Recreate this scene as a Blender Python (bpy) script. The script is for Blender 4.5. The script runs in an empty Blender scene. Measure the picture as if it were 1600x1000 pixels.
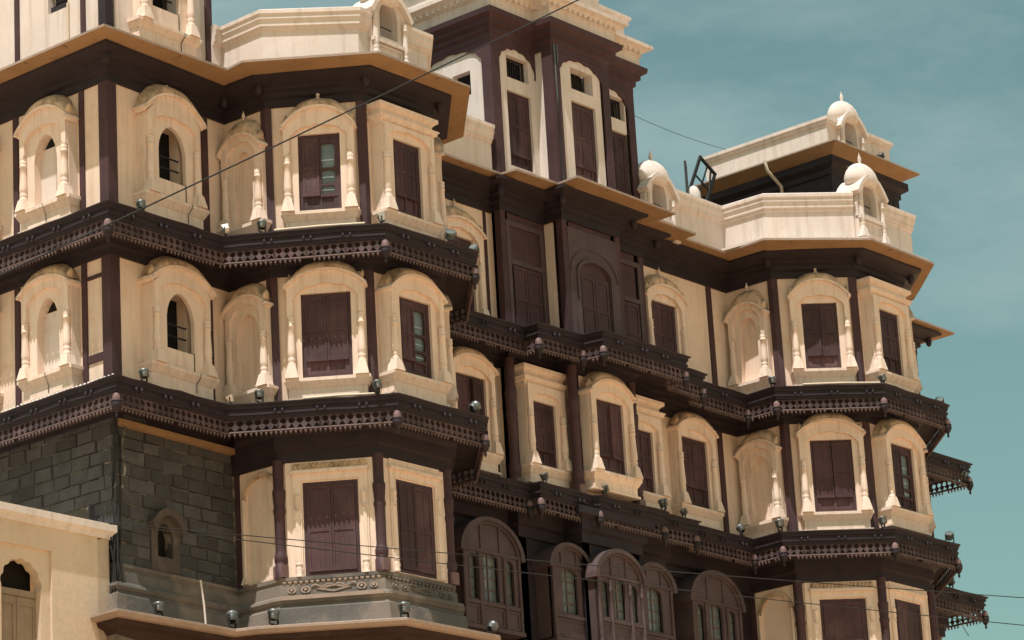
import bpy, bmesh, math, random
from mathutils import Vector, Matrix
from mathutils.geometry import tessellate_polygon
R = math.radians
random.seed(7)
scene = bpy.context.scene
COL = scene.collection

# ---------------------------------------------------------------- camera
cam_data = bpy.data.cameras.new('camera')
cam = bpy.data.objects.new('camera', cam_data); COL.objects.link(cam)
YAW, PITCH, ROLL = 0.878910, 0.311704, 0.0588130
fw = Vector((math.sin(YAW)*math.cos(PITCH), math.cos(YAW)*math.cos(PITCH), math.sin(PITCH)))
rt0 = Vector((math.cos(YAW), -math.sin(YAW), 0)); up0 = rt0.cross(fw)
cr_, sr_ = math.cos(ROLL), math.sin(ROLL)
# the picture is turned counter-clockwise: the camera itself is turned clockwise
rt = rt0*cr_ - up0*sr_
up = rt0*sr_ + up0*cr_
m = Matrix((rt, up, -fw)).transposed().to_4x4()
m.translation = Vector((-57.884, -46.599, 1.6))
cam.matrix_world = m
cam_data.sensor_width = 36.0
cam_data.lens = 36.0*5201.865/1600.0
cam_data.clip_end = 5000
scene.camera = cam

# ---------------------------------------------------------------- sky and sun
SUN_EL = R(68.0)
SUN_H = Vector((-0.95, -0.313, 0)).normalized()
sun_dir = Vector((SUN_H.x*math.cos(SUN_EL), SUN_H.y*math.cos(SUN_EL), math.sin(SUN_EL)))
world = bpy.data.worlds.new('World'); scene.world = world; world.use_nodes = True
nt = world.node_tree; nt.nodes.clear()
out = nt.nodes.new('ShaderNodeOutputWorld'); bg = nt.nodes.new('ShaderNodeBackground')
sky = nt.nodes.new('ShaderNodeTexSky'); sky.sky_type = 'NISHITA'; sky.sun_disc = False
sky.sun_elevation = SUN_EL; sky.sun_rotation = math.atan2(SUN_H.x, SUN_H.y)
sky.air_density = 1.0; sky.dust_density = 1.6; sky.ozone_density = 1.0
tint = nt.nodes.new('ShaderNodeMix'); tint.data_type = 'RGBA'; tint.blend_type = 'MULTIPLY'
tint.inputs[0].default_value = 1.0
tint.inputs[7].default_value = (0.90, 1.05, 0.685, 1)
tc = nt.nodes.new('ShaderNodeTexCoord'); mp = nt.nodes.new('ShaderNodeMapping')
mp.inputs['Scale'].default_value = (1.8, 1.8, 5.0); mp.inputs['Rotation'].default_value = (0.10, 0.22, 0.3)
nz = nt.nodes.new('ShaderNodeTexNoise'); nz.inputs['Scale'].default_value = 1.9; nz.inputs['Detail'].default_value = 7
nz.inputs['Roughness'].default_value = 0.62
cr = nt.nodes.new('ShaderNodeMapRange'); cr.inputs[1].default_value = 0.46; cr.inputs[2].default_value = 0.78
cr.inputs[3].default_value = 0.0; cr.inputs[4].default_value = 0.9
cl = nt.nodes.new('ShaderNodeMix'); cl.data_type = 'RGBA'
cl.inputs[7].default_value = (3.5, 4.4, 4.3, 1)
lk = nt.links.new
lk(tc.outputs['Generated'], mp.inputs[0]); lk(mp.outputs[0], nz.inputs['Vector']); lk(nz.outputs[0], cr.inputs[0])
lk(sky.outputs[0], tint.inputs[6]); lk(tint.outputs[2], cl.inputs[6]); lk(cr.outputs[0], cl.inputs[0])
lk(cl.outputs[2], bg.inputs[0]); bg.inputs[1].default_value = 0.095
lk(bg.outputs[0], out.inputs[0])
sd = bpy.data.lights.new('sun', 'SUN'); sd.energy = 4.0; sd.angle = R(0.55); sd.color = (1.0, 0.965, 0.925)
so = bpy.data.objects.new('sun', sd); COL.objects.link(so)
so.rotation_euler = sun_dir.to_track_quat('Z', 'Y').to_euler(); so.location = (-40, -40, 70)
scene.view_settings.view_transform = 'Standard'; scene.view_settings.look = 'None'
scene.view_settings.gamma = 1.0; scene.view_settings.exposure = 0.47
scene.view_settings.use_curve_mapping = False

# ---------------------------------------------------------------- materials
MATS = {}
def material(name, base, var=0.10, rough=0.8, scale=1.2, streak=0.0, streak_col=(0.2, 0.15, 0.1), stretch=(5, 5, .35),
             patch=0.0, patch_col=(0.3, 0.2, 0.2), patch_scale=1.5, patch_lo=0.55, patch_hi=0.7, bump=0.15, bump_scale=25.0, rand=0.0, metal=0.0, fine=0.0):
    m = bpy.data.materials.new(name); m.use_nodes = True; t = m.node_tree; N = t.nodes; L = t.links.new
    b = N['Principled BSDF']; b.inputs['Roughness'].default_value = rough; b.inputs['Metallic'].default_value = metal
    if 'Specular IOR Level' in b.inputs: b.inputs['Specular IOR Level'].default_value = 0.3
    geo = N.new('ShaderNodeNewGeometry')
    def noise(sc, detail=5, ro=0.6, vec=None):
        n = N.new('ShaderNodeTexNoise'); n.inputs['Scale'].default_value = sc; n.inputs['Detail'].default_value = detail
        n.inputs['Roughness'].default_value = ro; L(vec or geo.outputs['Position'], n.inputs['Vector']); return n.outputs[0]
    def rng(sock, a, bb, c, d):
        r = N.new('ShaderNodeMapRange'); L(sock, r.inputs[0])
        for i, v in enumerate((a, bb, c, d)): r.inputs[i+1].default_value = v
        return r.outputs[0]
    def mix(fac, a, bcol, mode='MIX'):
        x = N.new('ShaderNodeMix'); x.data_type = 'RGBA'; x.blend_type = mode
        if isinstance(fac, float): x.inputs[0].default_value = fac
        else: L(fac, x.inputs[0])
        for i, v in ((6, a), (7, bcol)):
            if isinstance(v, tuple): x.inputs[i].default_value = (*v, 1)
            else: L(v, x.inputs[i])
        return x.outputs[2]
    lo = tuple(max(0, c*(1-var)) for c in base); hi = tuple(min(1, c*(1+var)) for c in base)
    c = mix(rng(noise(scale), .3, .7, 0, 1), lo, hi)
    if fine: c = mix(rng(noise(scale*14, 3), .35, .65, 0, fine), c, tuple(x*.6 for x in base))
    if streak:
        mp = N.new('ShaderNodeMapping'); mp.inputs['Scale'].default_value = stretch; L(geo.outputs['Position'], mp.inputs[0])
        s1 = rng(noise(1.0, 6, .65, mp.outputs[0]), .50, .78, 0, streak)
        c = mix(s1, c, streak_col)
    if patch:
        p = rng(noise(patch_scale, 6, .6), patch_lo, patch_hi, 0, patch)
        c = mix(p, c, patch_col)
    if rand:
        oi = N.new('ShaderNodeObjectInfo'); hv = N.new('ShaderNodeHueSaturation'); L(c, hv.inputs['Color'])
        L(rng(oi.outputs['Random'], 0, 1, 1-rand, 1+rand), hv.inputs['Value']); c = hv.outputs[0]
    L(c, b.inputs['Base Color'])
    if bump:
        bp = N.new('ShaderNodeBump'); bp.inputs['Strength'].default_value = bump; bp.inputs['Distance'].default_value = .02
        L(noise(bump_scale, 4), bp.inputs['Height']); L(bp.outputs[0], b.inputs['Normal'])
    MATS[name] = m; return m
CREAM = (0.775, 0.595, 0.48)
material('cream_plaster', CREAM, .07, .85, .9, streak=.58, streak_col=(.36, .245, .16), patch=.45, patch_col=(.62, .40, .22), patch_scale=2.3, bump=.22, bump_scale=9, fine=.10)
material('cream_paint', (.775, .612, .51), .06, .75, 1.6, streak=.55, streak_col=(.36, .245, .16), stretch=(9, 9, .8), patch=.38, patch_col=(.66, .47, .33), patch_scale=3.0, bump=.15, bump_scale=16, fine=.12)
material('weathered_plaster', (.66, .47, .32), .15, .9, 3.0, streak=.9, streak_col=(.12, .080, .054), stretch=(7, 7, 1.2), patch=.75, patch_col=(.19, .125, .08), patch_scale=3.2, patch_lo=.46, patch_hi=.66, bump=.5, bump_scale=14, fine=.2)
material('tan_soffit', (.285, .170, .088), .10, .85, 1.1, streak=.5, streak_col=(.13, .07, .035), stretch=(3, 3, 6), patch=.3, patch_col=(.23, .115, .048), bump=.2, bump_scale=8)
material('parapet_plaster', (.68, .585, .535), .07, .85, .8, streak=.58, streak_col=(.33, .25, .18), stretch=(6, 6, .4), patch=.42, patch_col=(.60, .46, .34), patch_scale=1.7, bump=.2, bump_scale=10, fine=.08)
material('maroon_wood', (.070, .034, .038), .25, .62, 1.4, streak=.5, streak_col=(.022, .013, .014), stretch=(14, 14, .7), patch=.35, patch_col=(.090, .043, .048), patch_scale=2.6, bump=.35, bump_scale=40, fine=.3)
material('dark_wood', (.026, .0175, .0225), .25, .66, 1.8, streak=.4, streak_col=(.020, .014, .014), stretch=(4, 4, 3), patch=.3, patch_col=(.045, .028, .031), patch_scale=3.1, bump=.35, bump_scale=45, fine=.3)
material('fret_wood', (.062, .041, .044), .25, .66, 2.2, patch=.6, patch_col=(.15, .092, .095), patch_scale=1.1, patch_lo=.50, patch_hi=.64, bump=.2, bump_scale=40, fine=.25)
material('pink_wood', (.18, .108, .104), .2, .6, 4, patch=.4, patch_col=(.14, .075, .07), patch_scale=6, bump=.1, fine=.2)  # foot blocks are pink themselves; on pendants it paints in sunlight
material('black_stone', (.072, .068, .069), .25, .8, 2.2, streak=.25, streak_col=(.14, .125, .108), stretch=(5, 5, 1.0), patch=.35, patch_col=(.032, .031, .028), patch_scale=2.0, bump=.6, bump_scale=14, rand=.28, fine=.35)
material('mortar', (.085, .075, .06), .2, .95, 2, patch=.95, patch_col=(.30, .26, .21), patch_scale=3.2, patch_lo=.50, patch_hi=.60, bump=.4)
material('base_stone', (.120, .108, .098), .2, .85, 1.6, streak=.45, streak_col=(.05, .047, .04), stretch=(4, 4, 1), patch=.4, patch_col=(.34, .255, .20), patch_scale=.55, patch_lo=.47, patch_hi=.56, bump=.5, bump_scale=12, fine=.3)
material('pink_stone', (.35, .26, .21), .12, .85, 1.4, streak=.3, streak_col=(.16, .12, .09), stretch=(4, 4, 1), patch=.35, patch_col=(.24, .17, .13), patch_scale=2.2, bump=.5, bump_scale=14, fine=.2)
material('red_stone', (.042, .022, .019), .2, .85, 1.6, patch=.4, patch_col=(.09, .05, .04), patch_scale=2, bump=.4, fine=.2)
material('brown_stone', (.095, .074, .066), .2, .9, 2, streak=.3, streak_col=(.05, .043, .04), patch=.4, patch_col=(.15, .115, .10), patch_scale=4, bump=.5, bump_scale=14, fine=.3)
material('bay_wood', (.088, .058, .060), .2, .6, 1.6, streak=.45, streak_col=(.03, .022, .023), stretch=(9, 9, 1), patch=.5, patch_col=(.12, .078, .078), patch_scale=1.3, bump=.3, bump_scale=40, fine=.3)
material('shutter_wood', (.074, .034, .038), .25, .6, 1.2, streak=.65, streak_col=(.020, .012, .013), stretch=(16, 16, .5), patch=.55, patch_col=(.120, .066, .066), patch_scale=1.7, patch_lo=.48, patch_hi=.68, bump=.4, bump_scale=40, fine=.35, rand=.34)
material('bead_wood', (.13, .085, .08), .3, .6, 6, patch=.5, patch_col=(.05, .033, .034), patch_scale=2, bump=.1, fine=.2)
material('interior_dark', (.012, .010, .009), .1, .9, 1, bump=0)  # near-black; on sheets behind openings it paints in the shade inside
material('iron', (.03, .028, .027), .2, .5, 5, bump=.1, metal=.4)
material('lamp_metal', (.16, .17, .165), .15, .42, 6, metal=.55, bump=.1, patch=.4, patch_col=(.06, .065, .06), patch_scale=7)
material('bright_metal', (.55, .55, .53), .15, .35, 6, metal=.8, bump=.1, patch=.4, patch_col=(.25, .25, .24), patch_scale=7)
material('cable_black', (.018, .016, .016), .1, .6, 3, bump=0)
material('pvc_pipe', (.62, .50, .38), .1, .6, 3, bump=.05)
material('annex_plaster', (.63, .495, .375), .08, .9, .8, streak=.3, streak_col=(.34, .25, .17), stretch=(4, 4, .5), patch=.35, patch_col=(.52, .37, .24), patch_scale=1.2, bump=.3, bump_scale=8, fine=.15)
material('annex_door', (.30, .22, .155), .15, .8, 2, streak=.4, streak_col=(.14, .10, .07), stretch=(14, 14, .6), bump=.3, fine=.2)
material('ground_paving', (.60, .39, .225), .15, .9, .3, patch=.4, patch_col=(.52, .335, .195), patch_scale=.2, bump=.3, bump_scale=3)
gm = material('window_glass', (.13, .15, .148), .3, .10, 2, bump=.05, bump_scale=2, patch=.5, patch_col=(.27, .30, .295), patch_scale=2.5)  # pale base and patches paint reflection into the panes
gm.node_tree.nodes['Principled BSDF'].inputs['Specular IOR Level'].default_value = 0.6
MAT = MATS

# ---------------------------------------------------------------- mesh helper
class MB:
    """collects geometry in face coordinates: s along the face, d out of it, z up (stored as x, -d, z)"""
    def __init__(self): self.v = []; self.f = []; self.sm = []
    def add(self, vs, fs, smooth=False):
        o = len(self.v); self.v += [tuple(p) for p in vs]
        for f in fs: self.f.append(tuple(i+o for i in f)); self.sm.append(smooth)
    def box(self, s0, s1, d0, d1, z0, z1):
        y0, y1 = -d1, -d0
        vs = [(s0, y0, z0), (s1, y0, z0), (s1, y1, z0), (s0, y1, z0), (s0, y0, z1), (s1, y0, z1), (s1, y1, z1), (s0, y1, z1)]
        self.add(vs, [(0, 3, 2, 1), (4, 5, 6, 7), (0, 1, 5, 4), (1, 2, 6, 5), (2, 3, 7, 6), (3, 0, 4, 7)])
    def taper(self, s0, s1, d0, d1, z0, S0, S1, D1, z1):
        vs = [(s0, -d1, z0), (s1, -d1, z0), (s1, -d0, z0), (s0, -d0, z0), (S0, -D1, z1), (S1, -D1, z1), (S1, -d0, z1), (S0, -d0, z1)]
        self.add(vs, [(0, 3, 2, 1), (4, 5, 6, 7), (0, 1, 5, 4), (1, 2, 6, 5), (2, 3, 7, 6), (3, 0, 4, 7)])
    def plate(self, outer, holes, d0, d1):
        """polygon (s,z) counter-clockwise seen from outside, holes likewise, extruded from d0 (back) to d1 (front)"""
        loops = [outer] + list(holes)
        tri = tessellate_polygon([[Vector((p[0], p[1], 0)) for p in l] for l in loops])
        flat = [p for l in loops for p in l]; n = len(flat)
        vs = [(p[0], -d1, p[1]) for p in flat] + [(p[0], -d0, p[1]) for p in flat]
        fs = []
        for a, b, c in tri:
            A, B, C = flat[a], flat[b], flat[c]
            cr = (B[0]-A[0])*(C[1]-A[1])-(B[1]-A[1])*(C[0]-A[0])
            if abs(cr) < 1e-12: continue
            if cr < 0: b, c = c, b
            fs.append((a, b, c)); fs.append((a+n, c+n, b+n))
        o = 0
        for k, l in enumerate(loops):
            m_ = len(l)
            area = sum(l[i][0]*l[(i+1) % m_][1]-l[(i+1) % m_][0]*l[i][1] for i in range(m_))
            flip = (area < 0) != (k > 0)
            for i in range(m_):
                a, b = o+i, o+(i+1) % m_
                fs.append((a, b, b+n, a+n) if flip else (a, a+n, b+n, b))
            o += m_
        self.add(vs, fs)
    def band(self, outer, inner, d0, d1):
        """strip between two open curves (s,z), outer above inner, extruded"""
        n = len(outer); vs = []
        for (a, b) in zip(outer, inner): vs += [(a[0], -d1, a[1]), (b[0], -d1, b[1]), (b[0], -d0, b[1]), (a[0], -d0, a[1])]
        fs = []
        for i in range(n-1):
            p, q = 4*i, 4*i+4
            fs += [(p, p+1, q+1, q), (p+1, p+2, q+2, q+1), (p+2, p+3, q+3, q+2), (p+3, p, q, q+3)]
        fs += [(0, 3, 2, 1), (4*n-4, 4*n-3, 4*n-2, 4*n-1)]
        self.add(vs, fs)
    def grid(self, rows, smooth=True, close=False):
        n = len(rows[0]); vs = [p for r in rows for p in r]; fs = []
        for i in range(len(rows)-1):
            for j in range(n-1 if not close else n):
                k = (j+1) % n
                fs.append((i*n+j, i*n+k, (i+1)*n+k, (i+1)*n+j))
        self.add(vs, fs, smooth)
    def lathe(self, prof, s=0, d=0, z=0, seg=12, sy=1.0, smooth=True):
        rows = []
        for r, h in prof: rows.append([(s+r*math.cos(2*math.pi*k/seg), -d+sy*r*math.sin(2*math.pi*k/seg), z+h) for k in range(seg)])
        self.grid(rows, smooth, True)
    def tube(self, pts, r, seg=6):
        pts = [Vector(p) for p in pts]; rows = []
        for i, p in enumerate(pts):
            t = (pts[min(i+1, len(pts)-1)]-pts[max(i-1, 0)]).normalized()
            a = t.cross(Vector((0, 0, 1)));
            if a.length < 1e-3: a = t.cross(Vector((1, 0, 0)))
            a.normalize(); b = t.cross(a)
            rows.append([tuple(p+a*r*math.cos(2*math.pi*k/seg)+b*r*math.sin(2*math.pi*k/seg)) for k in range(seg)])
        self.grid(rows, True, True)
    def mesh(self, name):
        me = bpy.data.meshes.new(name); me.from_pydata(self.v, [], self.f)
        me.polygons.foreach_set('use_smooth', self.sm); me.update()
        bm = bmesh.new(); bm.from_mesh(me); bmesh.ops.recalc_face_normals(bm, faces=bm.faces); bm.to_mesh(me); bm.free()
        return me
def link(name, me, mat=None, parent=None, matrix=None):
    o = bpy.data.objects.new(name, me); COL.objects.link(o)
    if mat and not me.materials: me.materials.append(MAT[mat])
    o.parent = parent
    if matrix is not None: o.matrix_local = matrix
    return o
def part(name, mb, mat, parent=None, matrix=None): return link(name, mb.mesh(name), mat, parent, matrix)
def tag(o, label, cat=None, group=None, kind=None):
    if label: o['label'] = label
    if cat: o['category'] = cat
    if group: o['group'] = group
    if kind: o['kind'] = kind
    return o
def empty(name, loc=(0, 0, 0), parent=None):
    o = bpy.data.objects.new(name, None); COL.objects.link(o); o.location = loc; o.parent = parent
    o.empty_display_size = .2; return o
def frame(q0, q1, s=0.0, z=0.0, d=0.0):
    """matrix of a wall face running from q0 to q1 (left to right seen from outside), at distance s along it"""
    q0, q1 = Vector(q0), Vector(q1); t = (q1-q0).normalized(); n = Vector((t.y, -t.x))
    p = q0+t*s+n*d
    return Matrix(((t.x, -n.x, 0, p.x), (t.y, -n.y, 0, p.y), (0, 0, 1, z), (0, 0, 0, 1)))
def flen(q0, q1): return (Vector(q1)-Vector(q0)).length
def miters(poly):
    P = [Vector(p) for p in poly]; out = []
    for i in range(len(P)):
        ns = []
        if i > 0: t = (P[i]-P[i-1]).normalized(); ns.append(Vector((t.y, -t.x)))
        if i < len(P)-1: t = (P[i+1]-P[i]).normalized(); ns.append(Vector((t.y, -t.x)))
        out.append(ns[0] if len(ns) == 1 else (ns[0]+ns[1])/max(.3, 1+ns[0].dot(ns[1])))
    return out
def offset(poly, o): return [tuple(Vector(p)+m_*o) for p, m_ in zip(poly, miters(poly))]
def subdivide(poly, step):
    out = [tuple(poly[0])]
    for a, b in zip(poly[:-1], poly[1:]):
        n = max(1, int(flen(a, b)/step)); out += [tuple(Vector(a).lerp(Vector(b), k/n)) for k in range(1, n+1)]
    return out
def sweep(mb, poly, prof, closed=True, smooth=False, wob=0.0):
    """profile points (outward offset, z) carried along a plan polyline"""
    ms = miters(poly); rows = []
    for p, m_ in zip(poly, ms):
        dz = random.gauss(0, wob) if wob else 0.0; do = random.gauss(0, wob*.6) if wob else 0.0
        rows.append([(p[0]+m_.x*(o+do), p[1]+m_.y*(o+do), z+dz) for o, z in prof])
    n = len(prof)
    mb.grid(rows, smooth, closed)
    if closed:
        base = len(mb.v)-len(rows)*n
        mb.f.append(tuple(base+i for i in range(n))); mb.sm.append(False)
        mb.f.append(tuple(base+(len(rows)-1)*n+i for i in reversed(range(n)))); mb.sm.append(False)
def arc(tw, spring, apex, n=16, p=2.2, x0=0.0):
    return [(x0+tw*(-1+2*i/n), spring+(apex-spring)*(1-abs(-1+2*i/n)**p)) for i in range(n+1)]
def ogee(w, z0, z1, z2, n=6, x0=0.0, p=1.6):
    """opening with a pointed arch: sill z0, spring z1, apex z2; counter-clockwise"""
    pts = [(x0-w/2, z0), (x0+w/2, z0), (x0+w/2, z1)]
    for i in range(1, n): u = i/n; pts.append((x0+w/2*(1-u**p), z1+(z2-z1)*(1-(1-u)**1.7)))
    pts.append((x0, z2))
    for i in range(n-1, 0, -1): u = i/n; pts.append((x0-w/2*(1-u**p), z1+(z2-z1)*(1-(1-u)**1.7)))
    pts.append((x0-w/2, z1)); return pts
def roundarch(w, z0, z1, n=10, x0=0.0, k=1.0):
    pts = [(x0-w/2, z0), (x0+w/2, z0)]
    for i in range(n+1): a = math.pi*i/n; pts.append((x0+w/2*math.cos(a), z1+k*w/2*math.sin(a)))
    return pts
def rect(x0, x1, z0, z1): return [(x0, z0), (x1, z0), (x1, z1), (x0, z1)]
def cusped(hw, zb, zt, n=5, depth=.03, m_=6):
    """scalloped arch line from (-hw,zb) over (0,zt) to (hw,zb)"""
    pts = []
    N = n*m_
    for i in range(N+1):
        u = -1+2*i/N; x = hw*math.sin(u*math.pi/2); z = zb+(zt-zb)*math.cos(u*math.pi/2)**.8
        k = abs(math.sin(math.pi*n*i/N)); r = depth*k
        ang = math.atan2((zt-zb)*max(.0, math.cos(u*math.pi/2)), x if abs(x) > 1e-6 else 1e-6)
        pts.append((x+r*math.cos(ang)*.7, z+r*math.sin(ang)))
    return pts
# ---------------------------------------------------------------- the palace and its kit of parts
ZE, Z1, Z2 = 28.12, 24.40, 20.80
palace = empty('palace', (0, 0, 0))
tag(palace, 'cream and maroon many-storeyed palace with wooden balconies, arched windows and rooftop domes', 'palace')
CACHE = {}
def kit(key, fn):
    """parts of one kind of window: list of (name, mesh, material); the first one is the part, the rest are its sub-parts"""
    if key not in CACHE: CACHE[key] = [(n, mb.mesh(n), mt) for n, mb, mt in fn()]
    return CACHE[key]
def place(key, fn, mtx, ajar=None):
    items = kit(key, fn); root = None; leaves = []
    mtx = mtx @ Matrix.Translation((random.gauss(0, .012), 0, random.gauss(0, .010))) @ Matrix.Rotation(random.gauss(0, .004), 4, 'Y')
    for n, me, mt in items:
        o = link(n, me, mt, root or palace, mtx if root is None else None)
        if root is None: root = o
        if n == 'shutter': leaves.append(o)
    if ajar and leaves:      # one leaf stands a little open on its hinges
        k, ang = ajar; o = leaves[k]; xs = [v.co.x for v in o.data.vertices]; ys = [v.co.y for v in o.data.vertices]
        h = Vector((min(xs) if k == 0 else max(xs), max(ys), 0))
        o.matrix_local = Matrix.Translation(h) @ Matrix.Rotation(-ang if k == 0 else ang, 4, 'Z') @ Matrix.Translation(-h)
    return root
COLP = [(.078, 0), (.078, .05), (.060, .07), (.074, .10), (.074, .15), (.060, .17), (.074, .20), (.078, .28), (.074, .36),
        (.064, .60), (.058, .80), (.070, .81), (.070, .85), (.056, .86), (.068, .90), (.068, .95), (.060, .96), (.072, 1.0)]
def column(h, x, d, k=1.0, base=True):
    c = MB(); bh = min(.26*k, h*.22)
    if base: c.taper(x-.125*k, x+.125*k, d-.11*k, d+.12*k, 0, x-.07*k, x+.07*k, d+.075*k, bh)
    zb = bh*.96 if base else 0
    c.lathe([(r*k, zb+z*(h-zb)) for r, z in COLP], x, d, 0, 12)
    return c
def shutters(ow, oh, z0, d, kind='closed', low=.20):
    """wooden frame, two leaves and the lower panel in an opening ow x oh standing on z0"""
    res = []
    f = MB(); fw_ = .075
    f.plate(rect(-ow/2, ow/2, z0, z0+oh), [rect(-ow/2+fw_, ow/2-fw_, z0+fw_*.8, z0+oh-fw_)], d-.05, d+.02)
    res.append(('frame', f, 'maroon_wood'))
    iw = ow-2*fw_; lw = iw/2; zl = z0+oh*low; zt = z0+oh-fw_
    lp = MB(); lp.plate(rect(-ow/2+fw_, ow/2-fw_, z0+fw_*.8, zl+.05), [rect(-iw/2+.09, -.03, z0+.15, zl-.01), rect(.03, iw/2-.09, z0+.15, zl-.01)] if zl-z0 > .22 else [], d-.04, d-.005)
    lp.box(-iw/2, iw/2, d-.05, d-.03, z0+.05, zl+.05)
    res.append(('lower_panel', lp, 'shutter_wood'))
    def leaf(x0, x1):
        l = MB(); l.box(x0+.004, x1-.004, d-.02, d+.028, zl, zt)
        e = .05; mid = zl+(zt-zl)*.48
        xm = (x0+x1)/2; l.box(xm-.004, xm+.004, d+.028, d+.033, zl+.08, zt-.08)
        for a, b in ((x0+.004, x0+e), (x1-e, x1-.004)): l.box(a, b, d+.028, d+.042, zl, zt)
        for za, zb in ((zl, zl+.08), (mid-.035, mid+.035), (zt-.08, zt)): l.box(x0+e, x1-e, d+.028, d+.042, za, zb)
        return l
    if kind == 'closed':
        res.append(('shutter', leaf(-lw, 0), 'shutter_wood')); res.append(('shutter', leaf(0, lw), 'shutter_wood'))
    else:
        res.append(('shutter', leaf(-lw, -.01), 'shutter_wood'))
        g = MB(); hole = []
        z = zl+.05; k = 0
        tops = [(zl+.05, .17), (zl+.27, .30), (zl+.62, zt-zl-.74)]
        out_ = rect(-.01, lw, zl-.02, zt)
        holes = []
        for a, hh in tops:
            if hh <= .06: continue
            w2 = lw-.075; n = 6; b = a+hh
            pts = [(.03, a), (.03+w2*.8, a)]
            for i in range(n+1):
                t = -math.pi/2+math.pi*i/n; r = min(hh/2, .09)
                pts.append((.03+w2*.8+r*.6*math.cos(t), (a+r if i < n/2 else b-r)+r*math.sin(t)))
            pts += [(.03, b)]
            cl_ = []
            for p in pts:
                if not cl_ or (abs(p[0]-cl_[-1][0])+abs(p[1]-cl_[-1][1])) > 1e-4: cl_.append(p)
            holes.append(cl_)
        g.plate(out_, holes, d-.03, d+.01)
        res.append(('grille', g, 'maroon_wood'))
        p = MB(); p.box(0, lw, d-.06, d-.05, zl, zt); res.append(('pane', p, 'window_glass'))
        for zz in (zl+.14, zl+.42, zl+.80):
            b = MB(); b.box(.02, lw-.08, d-.045, d-.035, zz-.012, zz+.012); res.append(('bar', b, 'bright_metal'))
    return res
def hood_parts(tw, spring, apex, dtop, proud, res, finial=0.0, lip=.16, scroll=True, roofmat='weathered_plaster'):
    h = MB(); o1 = arc(tw, spring, apex); i1 = arc(tw-.02, spring-.035, apex-.055); i2 = arc(tw-.07, spring-.10, apex-.15)
    h.band(o1, i1, 0, proud+lip); h.band([(x*.985, z-.03) for x, z in o1], i2, 0, proud+lip*.55)
    for sx in (-1, 1):   # returns of the eave along the sides
        x = sx*tw
        h.taper(min(x, x-sx*.07), max(x, x-sx*.07), 0, proud+lip, spring-.05, min(x, x-sx*.07), max(x, x-sx*.07), proud+lip, spring)
    res.append(('hood', h, 'cream_paint'))
    r = MB(); rows = []; n = 16
    for j in range(8):
        v = j/7*math.pi/2; row = []
        for i in range(n+1):
            u = -1+2*i/n
            zb = spring+.0+(apex-spring)*(1-abs(u)**2.2); zt = spring+.10+(dtop-spring-.10)*(1-abs(u)**3.2)
            k = math.sin(v); bul = 1+.10*math.sin(2*v)
            row.append((u*tw*.97*(1-.06*k), -(proud+lip*.8)*math.cos(v)*bul, zb-.01+(zt-zb)*k))
        rows.append(row)
    r.grid(rows, True)
    # ends and back of the little roof
    r.box(-tw*.86, tw*.86, 0, .02, spring-.02, spring+.08)
    res.append(('canopy', r, roofmat))
    if scroll:
        for sx in (-1, 1):
            c = MB(); rows = []
            for a in range(7):
                t = -math.pi/2+math.pi*a/6
                rows.append([(sx*tw*.86+.07*math.cos(t)*math.cos(2*math.pi*k/8)+sx*.02*math.sin(t), -(proud*.75+.05)-.10*math.cos(t)*math.sin(2*math.pi*k/8), spring+.13+.13*math.sin(t)+.05*math.cos(2*math.pi*k/8)) for k in range(8)])
            c.grid(rows, True, True); res.append(('scroll', c, roofmat))
    if finial:
        f = MB(); f.lathe([(.055, 0), (.05, .03), (.025, .045), (.042, .10), (.03, .15), (.012, .19), (.002, .24)], 0, max(.05, proud*.5), dtop-.03, 10)
        res.append(('finial', f, 'cream_paint'))
def sill_parts(sw, proud, res, drop=.42, th=.07):
    s = MB()
    s.box(-sw, sw, 0, proud+.13, -th, 0)
    s.taper(-sw+.07, sw-.07, 0, proud+.04, -th-.13, -sw+.01, sw-.01, proud+.12, -th)
    s.box(-sw+.09, sw-.09, 0, proud+.03, -drop, -th-.13)
    s.box(-sw+.02, sw-.02, 0, proud+.06, -drop-.03, -drop+.02)
    res.append(('sill', s, 'cream_paint'))
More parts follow.
